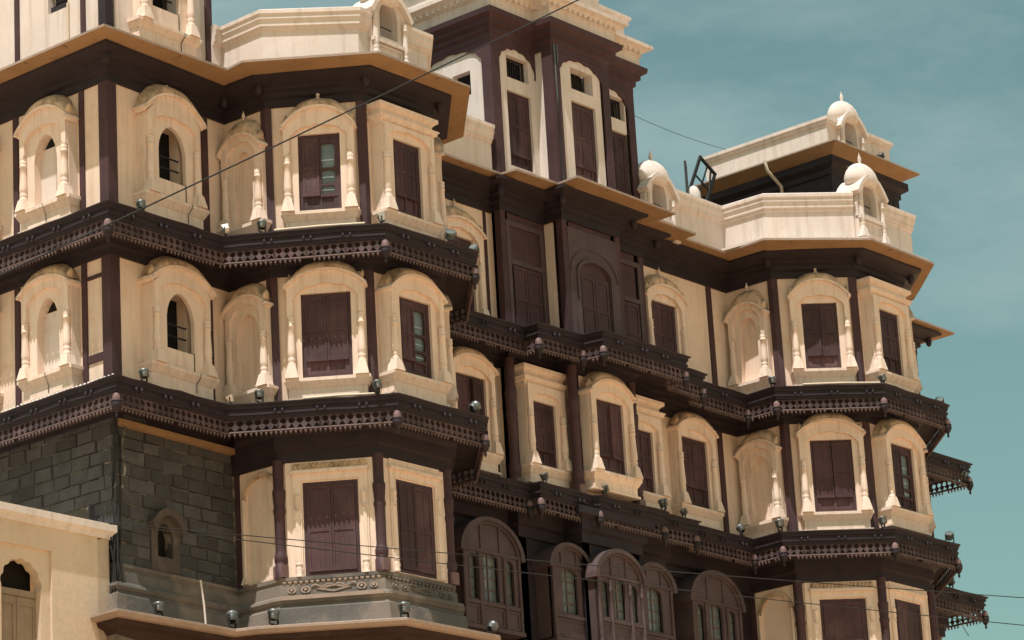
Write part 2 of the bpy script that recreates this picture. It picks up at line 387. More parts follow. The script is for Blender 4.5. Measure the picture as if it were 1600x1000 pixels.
def jharokha(ow, oh, cx, tw, spring, apex, dtop, proud=.16, opening='rect', door='closed', finial=0.0, sill=True, flat=False, drop=.42, low=.2, corn=.55, ck=1.0):
    """projecting window of moulded plaster: opening, side columns, curved hood (or flat cornice), sill"""
    def fn():
        res = []; s = MB(); pw = cx+.085
        top = spring-.03
        if flat: outline = rect(-pw, pw, -.02, spring)
        else:
            a = arc(tw-.05, spring-.06, apex-.10)
            outline = [(-pw, -.02), (pw, -.02)]+[(x*pw/(tw-.05), z) for x, z in reversed(a)]
        if opening == 'rect': hole = rect(-ow/2, ow/2, .03, .03+oh)
        elif opening == 'pointed': hole = ogee(ow, .42, .42+oh*.55, .42+oh)
        elif opening == 'board': hole = ogee(ow, .06, .06+oh*.62, .06+oh)
        else: hole = ogee(ow, .05, .05+oh*.66, .05+oh, p=2.2)
        if opening == 'pointed':
            s.plate(outline, [hole], proud-.09, proud)
            for sx in (-1, 1): s.box(min(sx*pw, sx*(pw-.07)), max(sx*pw, sx*(pw-.07)), 0, proud-.085, -.02, spring-.05)
        else: s.plate(outline, [hole], 0, proud)
        res.append(('window', s, 'cream_paint'))
        # bracketed, scalloped arch standing on the columns
        z_op = (.03 if opening == 'rect' else .42 if opening == 'pointed' else .06)+oh
        zc = spring*.66; zt = min(z_op+.17, (spring-.05) if flat else apex-.19)
        c = MB(); hw = cx-.052
        inner = cusped(hw, spring*.80, zt, 5, .024); m_ = len(inner)
        inner = [(-hw-.02, zc), (-hw-.02, zc+.06), (-hw, zc+.10)]+inner+[(hw, zc+.10), (hw+.02, zc+.06), (hw+.02, zc)]
        ow_ = cx+.075
        if flat: top_ = [(-ow_+2*ow_*i/(m_-1), spring-.02) for i in range(m_)]
        else: top_ = [(x, z) for x, z in arc(ow_, spring-.07, apex-.11, m_-1)]
        outer = [(-ow_, zc), (-ow_, zc+.06), (-ow_, zc+.10)]+top_+[(ow_, zc+.10), (ow_, zc+.06), (ow_, zc)]
        c.band(outer, inner, proud-.01, proud+.085)
        res.append(('scalloped_arch', c, 'cream_paint'))
        for sx in (-1, 1):
            res.append(('column', column(zc, sx*cx, proud+.055, ck*1.12), 'cream_paint'))
        if flat:
            e = MB()
            P_ = [(-pw, 0), (-pw, -proud), (pw, -proud), (pw, 0)]
            sweep(e, P_, [(-.05, spring-.06), (.03, spring-.06), (.03, spring+.02), (.10, spring+.05), (.10, spring+.10), (.13, spring+.11), (.13, spring+.14), (-.05, spring+.16)])
            sweep(e, P_, [(-.05, spring+.14), (.02, spring+.14), (.02, spring+.25), (.07, spring+.30), (.12, spring+.33), (.12, spring+.41), (.08, spring+.43), (-.3*0-.05, spring+.45)])
            e.box(-pw+.06, pw-.06, 0, proud-.02, spring, spring+.43)
            res.append(('cornice', e, 'cream_paint'))
        else:
            hood_parts(tw, spring, apex, dtop, proud, res, finial)
        if sill: sill_parts(tw+.03 if not flat else pw+.09, proud, res, drop)
        if opening == 'rect': res.extend(shutters(ow, oh, .03, proud-.085, door, low))
        elif opening == 'pointed':
            b = MB(); b.box(-ow/2-.06, ow/2+.06, -.30, -.28, .3, .5+oh); res.append(('dark_backing', b, 'interior_dark'))
            for zz in (.42+oh*.30, .42+oh*.50):
                r = MB(); r.tube([(-ow/2, -.03, zz), (ow/2, -.03, zz)], .018, 6); res.append(('bar', r, 'iron'))
            cbl = MB(); cbl.tube([(ow/2-.02, -proud-.01, .45), (ow/2-.02, -proud-.012, .02), (ow/2+.03, -proud-.145, -.02), (ow/2, -proud-.15, -.10), (ow/2-.02, -proud-.06, -.22), (ow/2-.01, -proud-.05, -.4)], .009, 5)
            res.append(('cable', cbl, 'iron'))
        elif opening == 'board':
            b = MB(); b.box(-ow/2-.05, ow/2+.05, .02, .05, -.0, .06+oh*.84); res.append(('board', b, 'parapet_plaster'))
            r = MB(); r.box(-ow/2-.03, ow/2+.03, .004, .014, .02, .1+oh); res.append(('dark_backing', r, 'interior_dark'))  # dark sheet on the wall paints in shade above the board
            cbl = MB(); cbl.tube([(ow*.2, -proud*.2, oh*.86), (ow*.2, -proud*.25, .1), (ow*.05, -proud-.145, -.02), (ow*.08, -proud-.06, -.25), (ow*.06, -proud-.05, -.42)], .008, 5)
            res.append(('cable', cbl, 'iron'))
        else:
            b = MB(); b.box(-ow/2-.05, ow/2+.05, -.03, .02, 0, .1+oh); res.append(('niche_back', b, 'cream_plaster'))
        return res
    return fn
def flat_door(ow, oh, W, H, frieze=True):
    """tall shuttered door of the lowest storey with a flat moulded surround and a dentilled frieze"""
    def fn():
        res = []; s = MB()
        s.plate(rect(-W/2, W/2, -.02, H), [rect(-ow/2, ow/2, .02, .02+oh)], 0, .05)
        res.append(('window', s, 'cream_paint'))
        a = MB()
        a.plate(rect(-ow/2-.20, ow/2+.20, -.01, oh+.22), [rect(-ow/2-.03, ow/2+.03, -.005, oh+.05)], .045, .085)
        a.box(-ow/2-.22, ow/2+.22, .05, .15, oh+.20, oh+.26)
        a.box(-ow/2-.24, ow/2+.24, .05, .11, oh+.26, oh+.29)
        res.append(('architrave', a, 'cream_paint'))
        f = MB(); f.box(-ow/2-.20, ow/2+.20, .05, .08, oh+.29, oh+.42)
        n = 16
        if frieze:
            for i in range(n):
                x = -ow/2-.18+(ow+.36)*(i+.5)/n
                f.lathe([(.004, 0), (.03, .03), (.033, .07), (.02, .11), (.004, .12)], x, .085, oh+.29, 6)
            res.append(('frieze', f, 'weathered_plaster'))
        else: res.append(('frieze', f, 'cream_paint'))
        for sx in (-1, 1):
            p = MB(); x = sx*(ow/2+.115)
            p.lathe([(.075, 0), (.075, .05), (.06, .07), (.085, .14), (.065, .20), (.06, .23), (.078, .25), (.06, .28), (.055, .3)], x, .075, 0, 10)
            p.box(x-.05, x+.05, .07, .10, .3, oh-.55)
            p.lathe([(.055, 0), (.07, .02), (.055, .04), (.075, .12), (.06, .2), (.075, .22), (.07, .3)], x, .075, oh-.55, 10)
            res.append(('pilaster', p, 'cream_paint'))
        res.extend(shutters(ow, oh, .02, .03, 'closed', .04))
        return res
    return fn
def blind_arch(w, h):
    def fn():
        res = []; s = MB()
        op = roundarch(w, .03, h-w/2*.95, 12)
        s.plate(rect(-w/2-.14, w/2+.14, -.02, h+.2), [op], 0, .03); res.append(('niche', s, 'cream_plaster'))
        b = MB(); n = 14
        o_ = [((w/2+.10)*math.cos(math.pi*(1-i/n)), h-w/2*.95+(w/2+.10)*.98*math.sin(math.pi*i/n)) for i in range(n+1)]
        i_ = [((w/2)*math.cos(math.pi*(1-i/n)), h-w/2*.95+(w/2)*.95*math.sin(math.pi*i/n)) for i in range(n+1)]
        b.band(o_, i_, .02, .075); res.append(('arch_band', b, 'weathered_plaster'))
        for sx in (-1, 1):
            res.append(('column', column(h-w/2*.95+.02, sx*(w/2+.05), .05, .6), 'cream_paint'))
        p = MB(); p.box(-w/2-.05, w/2+.05, -.05, -.02, 0, h+.05); res.append(('niche_back', p, 'cream_plaster'))
        return res
    return fn
def wood_jharokha(W, H, lights, proud=.42):
    """dark timber bay: barrel hood, boarded tympanum, glazed lights with pointed heads"""
    def fn():
        res = []; rad = W/2; zs = H-rad*.80
        s = MB(); out_ = roundarch(W, 0, zs, 14, k=.80)
        holes = []; spec = []
        if lights == 3:
            a = W*.155; b = W*.25; cs = [(-W*.315, a, zs-.02), (0, b, zs+.06), (W*.315, a, zs-.02)]
        else: cs = [(0, W*.40, zs+.02)]
        for x, w_, zt in cs: holes.append(ogee(w_, .62, zt-.16, zt, 5, x, 2.4)); spec.append((x, w_, zt))
        s.plate(out_, holes, proud-.06, proud); res.append(('window', s, 'bay_wood'))
        h = MB(); n = 18
        def ar(r, k=.80, zz=0): return [(r*math.cos(math.pi*(1-i/n)), zs+zz+r*k*math.sin(math.pi*i/n)) for i in range(n+1)]
        h.band(ar(rad+.10), ar(rad-.02), -.05, proud+.10); h.band(ar(rad+.03), ar(rad-.09), proud-.02, proud+.05)
        res.append(('hood', h, 'bay_wood'))
        for sx in (-1, 1):
            sd_ = MB(); sd_.box(min(sx*rad, sx*(rad-.05)), max(sx*rad, sx*(rad-.05)), -.05, proud, 0, zs)
            res.append(('side_board', sd_, 'bay_wood'))
        for x in ((-W*.16, W*.16) if lights == 3 else (-W*.2, W*.2)):
            t = MB(); res.append(('rib', t, 'bay_wood'))
            t.box(x-.03, x+.03, proud, proud+.03, zs+.10, zs+rad*.80*math.sqrt(max(.05, 1-(x/rad)**2))-.06)
        for bx in ((-rad+.04, rad-.04, proud, proud+.035, zs+.04, zs+.10), (-rad+.02, rad-.02, proud, proud+.04, .50, .58), (-rad, rad, 0, proud+.08, -.06, .03)):
            t = MB(); t.box(*bx); res.append(('rail', t, 'bay_wood'))
        bar = ([-rad+.05, -W*.215, W*.215, rad-.05] if lights == 3 else [-rad+.07, rad-.07])
        for x in bar:
            c = column(zs, x, proud+.02, .62, base=False); res.append(('column', c, 'bay_wood'))
        for a, b in zip(bar[:-1], bar[1:]):
            pn = MB(); pn.plate(rect(a+.05, b-.05, .06, .48), [rect(a+.10, b-.10, .11, .43)], proud, proud+.02); res.append(('panel', pn, 'bay_wood'))
        for x, w_, zt in spec:
            g = MB(); g.box(x-w_/2-.03, x+w_/2+.03, proud-.14, proud-.12, .58, zt+.03); res.append(('pane', g, 'window_glass'))
            mu = MB(); mu.box(x-.014, x+.014, proud-.12, proud-.095, .6, zt)
            for k in range(1, 4): zz = .62+(zt-.62)*k/4; mu.box(x-w_/2, x+w_/2, proud-.115, proud-.10, zz-.012, zz+.012)
            res.append(('mullion', mu, 'bead_wood'))
        return res
    return fn
def tower_window(ow, oh, tw_, th_, z2, bars=True):
    """plain shuttered door with a small barred light above (stands in a wall opening)"""
    def fn():
        res = shutters(ow, oh, 0, -.09, 'closed', .16)
        res = [('window', res[0][1], 'maroon_wood')]+res[1:]
        b = MB(); b.box(-tw_/2, tw_/2, -.32, -.30, z2-.02, z2+th_+.02); res.append(('dark_backing', b, 'interior_dark'))
        if bars:
            f = MB()
            for i in range(9): x = -tw_/2+tw_*(i+.5)/9; f.box(x-.011, x+.011, -.16, -.14, z2, z2+th_)
            f.plate(rect(-tw_/2, tw_/2, z2, z2+th_), [rect(-tw_/2+.04, tw_/2-.04, z2+.04, z2+th_-.04)], -.17, -.13)
            res.append(('bars', f, 'dark_wood'))
        return res
    return fn
def kiosk(w=1.12, h=1.75):
    """small arched roof pavilion of plaster with a bulbous dome"""
    def fn():
        res = []; s = MB(); dp = .30; zs = 1.10
        op = roundarch(w*.50, .66, zs, 12, k=1.5)
        a = arc(w/2-.03, zs+.08, zs+.56)
        s.plate([(-w/2, 0), (w/2, 0)]+[(x*(w/2)/(w/2-.03), z) for x, z in reversed(a)], [op], -dp-.2, dp*.3)
        res.append(('kiosk', s, 'parapet_plaster'))
        hd = MB(); hd.band(arc(w/2+.10, zs+.08, zs+.60), arc(w/2+.03, zs+.0, zs+.50), -dp-.20, dp*.3+.14)
        res.append(('hood', hd, 'parapet_plaster'))
        for sx in (-1, 1): res.append(('column', column(zs, sx*(w/2-.10), dp*.3+.04, .9), 'parapet_plaster'))
        b = MB(); b.box(-w/2, w/2, 0, dp*.3+.08, .48, .56); b.plate(rect(-w/2+.18, w/2-.18, .10, .46), [rect(-w/2+.24, w/2-.24, .16, .40)], dp*.3, dp*.3+.03)
        res.append(('sill', b, 'parapet_plaster'))
        d = MB(); R_ = w*.50
        prof = [(R_*.5, -.10), (R_*.92, -.05), (R_*1.0, .02), (R_*1.03, .10), (R_*.99, .20), (R_*.88, .33), (R_*.70, .44), (R_*.46, .52), (R_*.2, .565), (.03, .58)]
        d.lathe(prof, 0, -.10, zs+.42, 20, .60); res.append(('dome', d, 'parapet_plaster'))
        f = MB(); f.lathe([(.09, 0), (.05, .03), (.03, .06), (.055, .13), (.04, .20), (.015, .27), (.002, .34)], 0, -.10, zs+.97, 10); res.append(('finial', f, 'parapet_plaster'))
        for k in range(2):
            r = MB(); zz = .78+.22*k; r.tube([(-w*.26, .1, zz), (w*.26, .1, zz-.02)], .014, 5); res.append(('bar', r, 'iron'))
        return res
    return fn
# ---------------------------------------------------------------- plan of the palace (metres; x along the front, y to the back)
A = (-14.6, -.43); B = (-11.08, -.25); C = (-11.06, -1.46); D = (-9.886, -3.09); E = (-7.85, -3.09); F = (-6.43, -1.717); G = (-6.43, -.3)
ML0 = (-2.58, -.3); ML1 = (-2.58, -.6); FR0 = (-1.0, -.6); FR1 = (-1.0, -1.13); FR2 = (1.05, -1.13); FR3 = (1.05, -.6); MR1 = (2.6, -.6); MR0 = (2.6, -.3)
rG = (6.43, -.3); rC = (6.43, -1.717); rD = (7.85, -3.137); rE = (9.94, -3.137); rF = (11.36, -1.717); rB = (11.36, -.43); rA = (14.6, -.43)
BK0 = (-14.6, 10); BK1 = (14.6, 10)
WALL = [BK0, A, B, C, D, E, F, G, ML0, ML1, FR0, FR1, FR2, FR3, MR1, MR0, rG, rC, rD, rE, rF, rB, rA, BK1]
ROOM = [('S1', 24.30, 27.48), ('S2', 20.72, 23.74), ('S3', 17.25, 19.76)]

# ---- ground and the unseen lower storeys
g = MB(); g.add([(-900, -900, 0), (900, -900, 0), (900, 900, 0), (-900, 900, 0)], [(0, 1, 2, 3)])
tag(part('ground', g, 'ground_paving'), None, kind='structure')
lw = MB(); sweep(lw, WALL, [(-.3, 0), (0, 0), (0, 17.27), (-.3, 17.27)]); lw.box(-14.3, 14.3, -10.0, -9.7, 0, 28.0)
part('lower_wall', lw, 'red_stone', palace)
for z, nm in ((28.06, 'roof_slab'), (24.2, 'floor_slab'), (20.6, 'floor_slab')):
    m_ = MB(); ins = offset(WALL, -.04)
    tri = tessellate_polygon([[Vector((p[0], p[1], 0)) for p in ins]])
    n = len(ins); m_.add([(p[0], p[1], z) for p in ins]+[(p[0], p[1], z-.12) for p in ins], [t for t in tri]+[tuple(i+n for i in t) for t in tri]+[(i, (i+1) % n, (i+1) % n+n, i+n) for i in range(n)])
    part(nm, m_, 'interior_dark', palace)

# ---- plastered walls, one slab for each face and storey
HOLES = {('F1', 'S1'): (1.62, 25.18), ('F1', 'S2'): (1.72, 21.55)}
FACES = [('L', BK0, A), ('F1', A, B), ('N', B, C), ('O', C, D), ('P', D, E), ('Q', E, F), ('R', F, G), ('BL', G, ML0), ('m1', ML0, ML1), ('ML', ML1, FR0), ('m2', FR0, FR1), ('FR', FR1, FR2),
         ('m3', FR2, FR3), ('MR', FR3, MR1), ('m4', MR1, MR0), ('BR', MR0, rG), ('RN', rG, rC), ('RO', rC, rD), ('RP', rD, rE), ('RQ', rE, rF), ('RR', rF, rB), ('RF', rB, rA), ('RL', rA, BK1)]
FD = {n: (a, b) for n, a, b in FACES}
def fm(face, s, z, d=0.0): return frame(*FD[face], s=s, z=z, d=d)
for nm, a, b in FACES:
    Ln = flen(a, b)
    for st, z0, z1 in ROOM:
        if st == 'S3' and nm in ('L', 'F1'): continue
        w = MB(); holes = []
        if (nm, st) in HOLES:
            s, zs = HOLES[(nm, st)]; holes = [rect(s-.45-.0, s+.45, zs+.38-z0, zs+1.7-z0)]
        wood = (st == 'S1' and nm in ('ML', 'FR', 'MR', 'm4', 'm3')) or (st == 'S3' and nm in ('BL', 'm1', 'ML', 'm2', 'FR', 'm3', 'MR', 'm4', 'BR'))
        w.plate(rect(0.0, Ln, 0, z1-z0), holes, -.25, 0)
        part('wall', w, ('maroon_wood' if st == 'S1' else 'dark_wood') if wood else 'cream_plaster', palace, fm(nm, 0, z0))

# ---- timber posts: at the corners
def corner_post(i, z0, z1, w=.10, e=.045, mat='maroon_wood', poly=WALL):
    V = Vector(poly[i]); t1 = (V-Vector(poly[i-1])).normalized(); t2 = (Vector(poly[i+1])-V).normalized()
    n1 = Vector((t1.y, -t1.x)); n2 = Vector((t2.y, -t2.x)); mi = miters(poly)[i]
    pl = [V-t1*w+n1*e, V+mi*e, V+t2*w+n2*e, V-mi*.1+t2*w*.5, V-mi*.1-t1*w*.5]
    m_ = MB(); n = len(pl)
    m_.add([(p.x, p.y, z) for z in (z0, z1) for p in pl], [tuple(range(n)), tuple(range(n, 2*n))]+[(k, (k+1) % n, (k+1) % n+n, k+n) for k in range(n)])
    return part('post', m_, mat, palace)
IDX = {n: i for i, n in enumerate(['BK0', 'A', 'B', 'C', 'D', 'E', 'F', 'G', 'ML0', 'ML1', 'FR0', 'FR1', 'FR2', 'FR3', 'MR1', 'MR0', 'rG', 'rC', 'rD', 'rE', 'rF', 'rB', 'rA', 'BK1'])}
for v, w in (('A', .22), ('C', .12), ('D', .11), ('E', .11), ('F', .1), ('rC', .12), ('rD', .11), ('rE', .11), ('rF', .10), ('rA', .2)):
    corner_post(IDX[v], 24.2, 27.6, w); corner_post(IDX[v], 20.6, 23.8, w)
for v in ('C', 'D', 'E', 'rC', 'rD', 'rE'):
    corner_post(IDX[v], 17.3, 19.9, .10)
for v in ('ML1', 'FR1', 'FR2', 'MR1'): corner_post(IDX[v], 24.2, 27.6, .13)
def face_post(face, s, z0, z1, w=.075, e=.04, mat='maroon_wood', d0=-.1):
    m_ = MB(); m_.box(-w, w, d0, e, 0, z1-z0); return part('post', m_, mat, palace, fm(face, s, z0))
for z0, z1 in ((24.2, 27.6), (20.6, 23.8)):
    face_post('L', 7.67, z0, z1); face_post('L', 9.68, z0, z1, .07); face_post('L', 5.2, z0, z1); face_post('L', 3.0, z0, z1)
    face_post('F1', 2.86, z0, z1, .09); face_post('BR', 3.05, z0, z1, .09); face_post('BL', 3.62, z0, z1, .035)
    face_post('BL', .9, z0, z1, .09); face_post('RF', .4, z0, z1, .09)
face_post('N', .03, 17.3, 19.9, .09); face_post('RN', .06, 17.3, 19.9, .07)
for z0, z1 in ((21.55, 21.72), (23.3, 23.38)):
    m_ = MB(); m_.box(9.74, 10.22, -.05, .03, 0, z1-z0); part('cross_beam', m_, 'maroon_wood', palace, fm('L', 0, z0))
# turned columns: lowest storey of the wings and the middle storey of the centre
TURN = [(.13, 0), (.13, .30), (.105, .31), (.135, .36), (.14, .46), (.115, .52), (.105, .60), (.112, 1.35), (.13, 1.42), (.13, 1.46), (.112, 1.50), (.120, 1.62), (.135, 1.80), (.135, 1.86), (.11, 1.90), (.115, 2.5)]
def turned(V, z0, h, out, k=1.0):
    m_ = MB(); mi = miters(WALL)[IDX[V]]; p = Vector(WALL[IDX[V]])+mi*out
    m_.lathe([(r*k, z*h/2.5) for r, z in TURN], 0, 0, 0, 12)
    o = part('turned_column', m_, 'maroon_wood', palace, Matrix.Translation((p.x, p.y, z0)))
    b = MB(); b.box(-.10*k, .10*k, -.135*k, .135*k, .02, .27); part('foot_block', b, 'pink_wood', o)
    return o
for V in ('C', 'D', 'E', 'rC', 'rD', 'rE'): turned(V, 17.33, 2.45, .03)
for V in ('ML1', 'FR1', 'FR2', 'MR1'): turned(V, 20.75, 3.1, .05, 1.05)

# ---- beams under the eave and under the balconies
def beam(prof, name='beam', poly=WALL, mat='dark_wood'):
    m_ = MB(); sweep(m_, poly, prof); return part(name, m_, mat, palace)
beam([(-.1, 27.44), (.06, 27.44), (.06, 27.60), (.14, 27.64), (.14, 27.74), (.24, 27.78), (.24, 27.84), (.46, 27.92), (.56, 27.96), (.56, 28.02), (-.1, 28.03)])
beam([(-.1, 23.70), (.06, 23.70), (.06, 23.84), (.15, 23.88), (.15, 23.98), (.28, 24.03), (.28, 24.09), (-.1, 24.10)])
beam([(-.1, 19.72), (.07, 19.72), (.07, 19.95), (.16, 20.0), (.16, 20.25), (.30, 20.32), (.30, 20.49), (-.1, 20.50)], poly=[(-11.2, -.25)]+WALL[2:])
beam([(-.1, 20.30), (.05, 20.30), (.05, 20.40), (.12, 20.43), (.12, 20.49), (-.1, 20.50)], poly=[BK0, A, (-11.21, -.25)])
ms = miters(WALL)
for v in ('A', 'B', 'C', 'D', 'E', 'ML1', 'FR1', 'FR2', 'MR1', 'rC', 'rD', 'rE', 'rB', 'rA'):   # carved beam ends below the eave
    i = IDX[v]; p = Vector(WALL[i])+ms[i]*.30; k = MB()
    k.lathe([(.005, -.0), (.04, .02), (.07, .06), (.085, .13), (.085, .20), (.07, .26), (.07, .34)], 0, 0, 0, 10)
    part('beam_end', k, 'dark_wood', palace, Matrix.Translation((p.x, p.y, 27.64)))

# ---- main eave: tan boards with a thin edge
EAVE = [(-15.8, 10), (-15.8, 2.15), (-15.5, 2.15), (-15.52, -1.36), (-12.04, -1.33), (-12.1, -1.86), (-10.38, -4.06), (-7.49, -4.06), (-5.45, -2.06), (-5.45, -1.03), (-2.97, -1.03), (-2.92, -1.45), (-1.47, -1.48), (-1.49, -2.08),
        (2.25, -2.0), (2.25, -1.45), (3.80, -1.43), (3.80, -1.05), (5.5, -1.05), (5.42, -2.28), (7.47, -4.04), (10.31, -4.0), (12.3, -2.03), (12.3, -1.12), (15.7, -1.05), (15.7, 10)]
EAVS = subdivide(EAVE, .9)
e = MB(); sweep(e, EAVS, [(0, 28.07), (0, 28.12), (-.55, 28.14), (-1.2, 28.16), (-1.2, 27.99), (-.55, 28.0)], wob=.007)
ev = part('eave', e, 'tan_soffit', palace)
e = MB(); sweep(e, EAVE, [(.012, 28.085), (.012, 28.135), (-.06, 28.138), (-.06, 28.085)]); part('eave_edge', e, 'pink_stone', ev)
# board joints of the eave
for i in range(len(EAVE)-1):
    a, b = EAVE[i], EAVE[i+1]; Ln = flen(a, b)
    if Ln < 1.6: continue
    for k in range(1, int(Ln/1.3)+1):
        s = Ln*k/(int(Ln/1.3)+1)+random.uniform(-.2, .2); jb = MB(); jb.box(-.005, .005, -.52, -.02, -.006, .0)
        o = part('board_joint', jb, 'dark_wood', ev, frame(a, b, s, 28.062-.0)); o.rotation_euler.x = 0

# ---- balconies
CELLW = .165
def fret_cell():
    H = .25; ho = [(.5*CELLW+.064*math.cos(a), .172+.062*math.sin(a)) for a in [2*math.pi*k/8+.39 for k in range(8)]]
    tr = [(.5*CELLW-.068, .016), (.5*CELLW+.068, .016), (.5*CELLW, .106)]
    return ho, tr, H
_q = MB(); _q.lathe([(.003, -.05), (.025, -.045), (.03, -.02), (.03, .02), (.012, .045), (.002, .046)], 0, 0, 0, 6); NUB = _q.mesh('bracket'); NUB.materials.append(MAT['dark_wood'])
def balcony(poly, z, pend, nub=True, l_from=5.5):
    f = MB()
    prof = [(0, 0), (.0, -.022), (-.05, -.05), (-.05, -.115), (-.085, -.125), (-.085, -.185), (-.06, -.195), (-.06, -.235), (-.10, -.25), (-.10, -.315), (-1.3, -.315), (-1.3, .06), (-.55, .03)]
    sweep(f, subdivide(poly, .45), [(o, z+h) for o, h in prof], wob=.0065); bal = part('balcony', f, 'dark_wood', palace)
    fo = offset(poly, -.125)
    ho, tr, H = fret_cell()
    for i in range(len(poly)-1):
        a, b = list(fo[i]), list(fo[i+1])
        if a[1] > l_from and abs(a[0]) > 14: a[1] = l_from
        if b[1] > l_from and abs(b[0]) > 14: b[1] = l_from
        Ln = flen(a, b)
        if Ln < .1: continue
        n = max(1, round(Ln/CELLW)); k = Ln/n/CELLW
        m_ = MB()
        for j in range(n):
            x = j*CELLW*k
            m_.plate([(x, 0), (x+CELLW*k, 0), (x+CELLW*k, H), (x, H)], [[(x+p[0]*k, p[1]) for p in ho], [(x+p[0]*k, p[1]) for p in tr]], -.022, 0)
        part('fretwork', m_, 'fret_wood', bal, frame(a, b, 0, z-.315-H+.002))
        r = MB(); r.tube([(0, 0, 0), (Ln, 0, 0)], .020, 8); part('rail', r, 'bead_wood', bal, frame(a, b, 0, z-.315-H-.012, .0))
        nb = max(1, int(Ln/.098)); bd = MB()
        for j in range(nb):
            if random.random() < .04: continue
            x = Ln*(j+.5)/nb
            bd.lathe([(.003, -.098), (.011, -.085), (.007, -.072), (.026, -.055), (.030, -.038), (.020, -.018), (.010, -.010), (.010, 0)], x, 0, 0, 6)
        o = part('bead_row', bd, 'bead_wood', bal, frame(a, b, 0, z-.315-H-.022)); o['kind'] = 'stuff'
        if nub and Ln > .9:
            x = .45
            while x < Ln-.3:
                for dx in (0, .15): link('bracket', NUB, None, bal, frame(a, b, x+dx, z-.19, .105))
                x += random.uniform(.72, .95)
    mi = miters(poly)
    for i in pend:
        p = Vector(poly[i])-mi[i]*.11
        q = MB(); q.lathe([(.012, 0), (.045, -.015), (.075, -.06), (.085, -.12), (.085, -.16)], 0, 0, 0, 12)
        po = part('pendant', q, 'pink_wood', bal, Matrix.Translation((p.x, p.y, z-.335)))  # paler pink than the drop below: sunlight painted onto the pendant top
        q = MB(); q.lathe([(.088, -.16), (.104, -.165), (.104, -.185), (.09, -.195), (.108, -.22), (.10, -.28), (.06, -.36), (.028, -.40), (.02, -.42), (.034, -.45), (.02, -.49), (.003, -.51)], 0, 0, 0, 12)
        part('drop', q, 'dark_wood', po)
    return bal
BAL1 = [(-15.5, 10), (-15.5, -1.33), (-12.28, -1.31), (-12.05, -1.62), (-10.32, -4.03), (-7.5, -4.06), (-5.48, -2.06), (-5.48, -1.35), (-2.86, -1.37), (-2.86, -1.76), (-1.36, -1.82), (-1.25, -2.34), (2.01, -2.32), (2.01, -1.76), (3.43, -1.74), (3.43, -1.33),
        (5.54, -1.32), (5.54, -2.14), (7.47, -4.06), (10.36, -4.03), (12.3, -2.07), (12.3, -1.3), (15.65, -1.26), (15.65, 6)]
BAL2 = [(-15.45, 10), (-15.45, -1.42), (-12.30, -1.31), (-12.0, -1.70), (-10.2, -4.03), (-7.42, -4.02), (-5.45, -2.05), (-5.45, -1.12), (-2.72, -1.12), (-2.68, -1.42), (-.78, -1.36), (-.68, -1.50), (1.83, -1.52), (1.83, -1.40), (3.14, -1.45), (3.14, -1.2),
        (5.5, -1.2), (5.47, -2.02), (7.48, -3.98), (10.2, -4.04), (12.2, -2.07), (12.2, -1.25), (15.85, -1.2), (15.85, 6)]
balcony(BAL1, Z1, [1, 4, 5, 9, 10, 11, 12, 14, 16, 17, 18, 19, 22])
balcony(BAL2, Z2, [1, 4, 5, 8, 9, 10, 11, 12, 14, 16, 17, 18, 19, 22])
# ribbed sheet along the side of the lower balcony
_q = MB(); _q.lathe([(.03, -.012), (.035, 0), (.028, .022), (.01, .034)], 0, -.03, 0, 6); RIB = _q.mesh('sheet_rib'); RIB.materials.append(MAT['parapet_plaster'])
for k in range(42): link('sheet_rib', RIB, None, palace, frame((-15.45, 3.4), (-15.45, -1.42), .115*k, Z2))

# ---- windows of the wings
def wing(N_, O_, P_, right=False):
    cO = 1.06 if right else 1.10
    place('O1h' if not right else 'O1c', jharokha(.88, 1.69, .66, .79, 1.87, 2.32, 2.56, .21, 'rect', 'half' if not right else 'closed', .24, drop=.40), fm(O_, cO, 25.0), (0, .16) if right else None)
    place('O2', jharokha(1.03, 1.80, .72, .86, 1.98, 2.33, 2.56, .20, 'rect', 'closed', 0, drop=.44), fm(O_, cO, 21.40), (1, .09) if right else None)
    place('O3', flat_door(1.12, 1.93, 1.80, 2.42), fm(O_, 1.02, 17.35))
    place('P1', jharokha(.86, 1.66, .70, .80, 1.98, 2.2, 2.4, .30, 'rect', 'closed', 0, flat=True, drop=.42, low=.26), fm(P_, 1.02, 24.98))
    place('P2', jharokha(.96, 1.66, .73, .86, 1.80, 2.20, 2.42, .32, 'rect', 'half', 0, drop=.44), fm(P_, 1.02, 21.52))
    place('P3', flat_door(1.12, 1.93, 1.84, 2.42, False), fm(P_, 1.03, 17.38))
    place('N1', jharokha(.54, 1.62, .47, .62, 1.70, 2.04, 2.40, .15, 'niche', '', .24 if right else .12, drop=.40), fm(N_, .64 if not right else .66, 24.95))
    place('N2', jharokha(.62, 1.62, .48, .64, 1.78, 2.06, 2.36, .15, 'niche', '', 0, drop=.42), fm(N_, .62 if not right else .66, 21.36))
    place('N3', blind_arch(.86, 2.15), fm(N_, .72 if not right else .74, 17.38))
wing('N', 'O', 'P'); wing('RN', 'RO', 'RP', True)
for q in ('Q', 'RQ'):
    place('O2', None, fm(q, 1.0, 21.40)); place('O1c', jharokha(.88, 1.69, .66, .79, 1.87, 2.32, 2.56, .21, 'rect', 'closed', .24, drop=.40), fm(q, 1.0, 25.0))
F1A = jharokha(.80, 1.20, .70, .92, 1.85, 2.30, 2.58, .24, 'pointed', '', .22, drop=.50)
F1B = jharokha(.80, 1.22, .74, .96, 1.80, 2.18, 2.46, .26, 'pointed', '', 0, drop=.50)
place('F1A', F1A, fm('F1', 1.62, 25.18)); place('F1B', F1B, fm('F1', 1.72, 21.55))
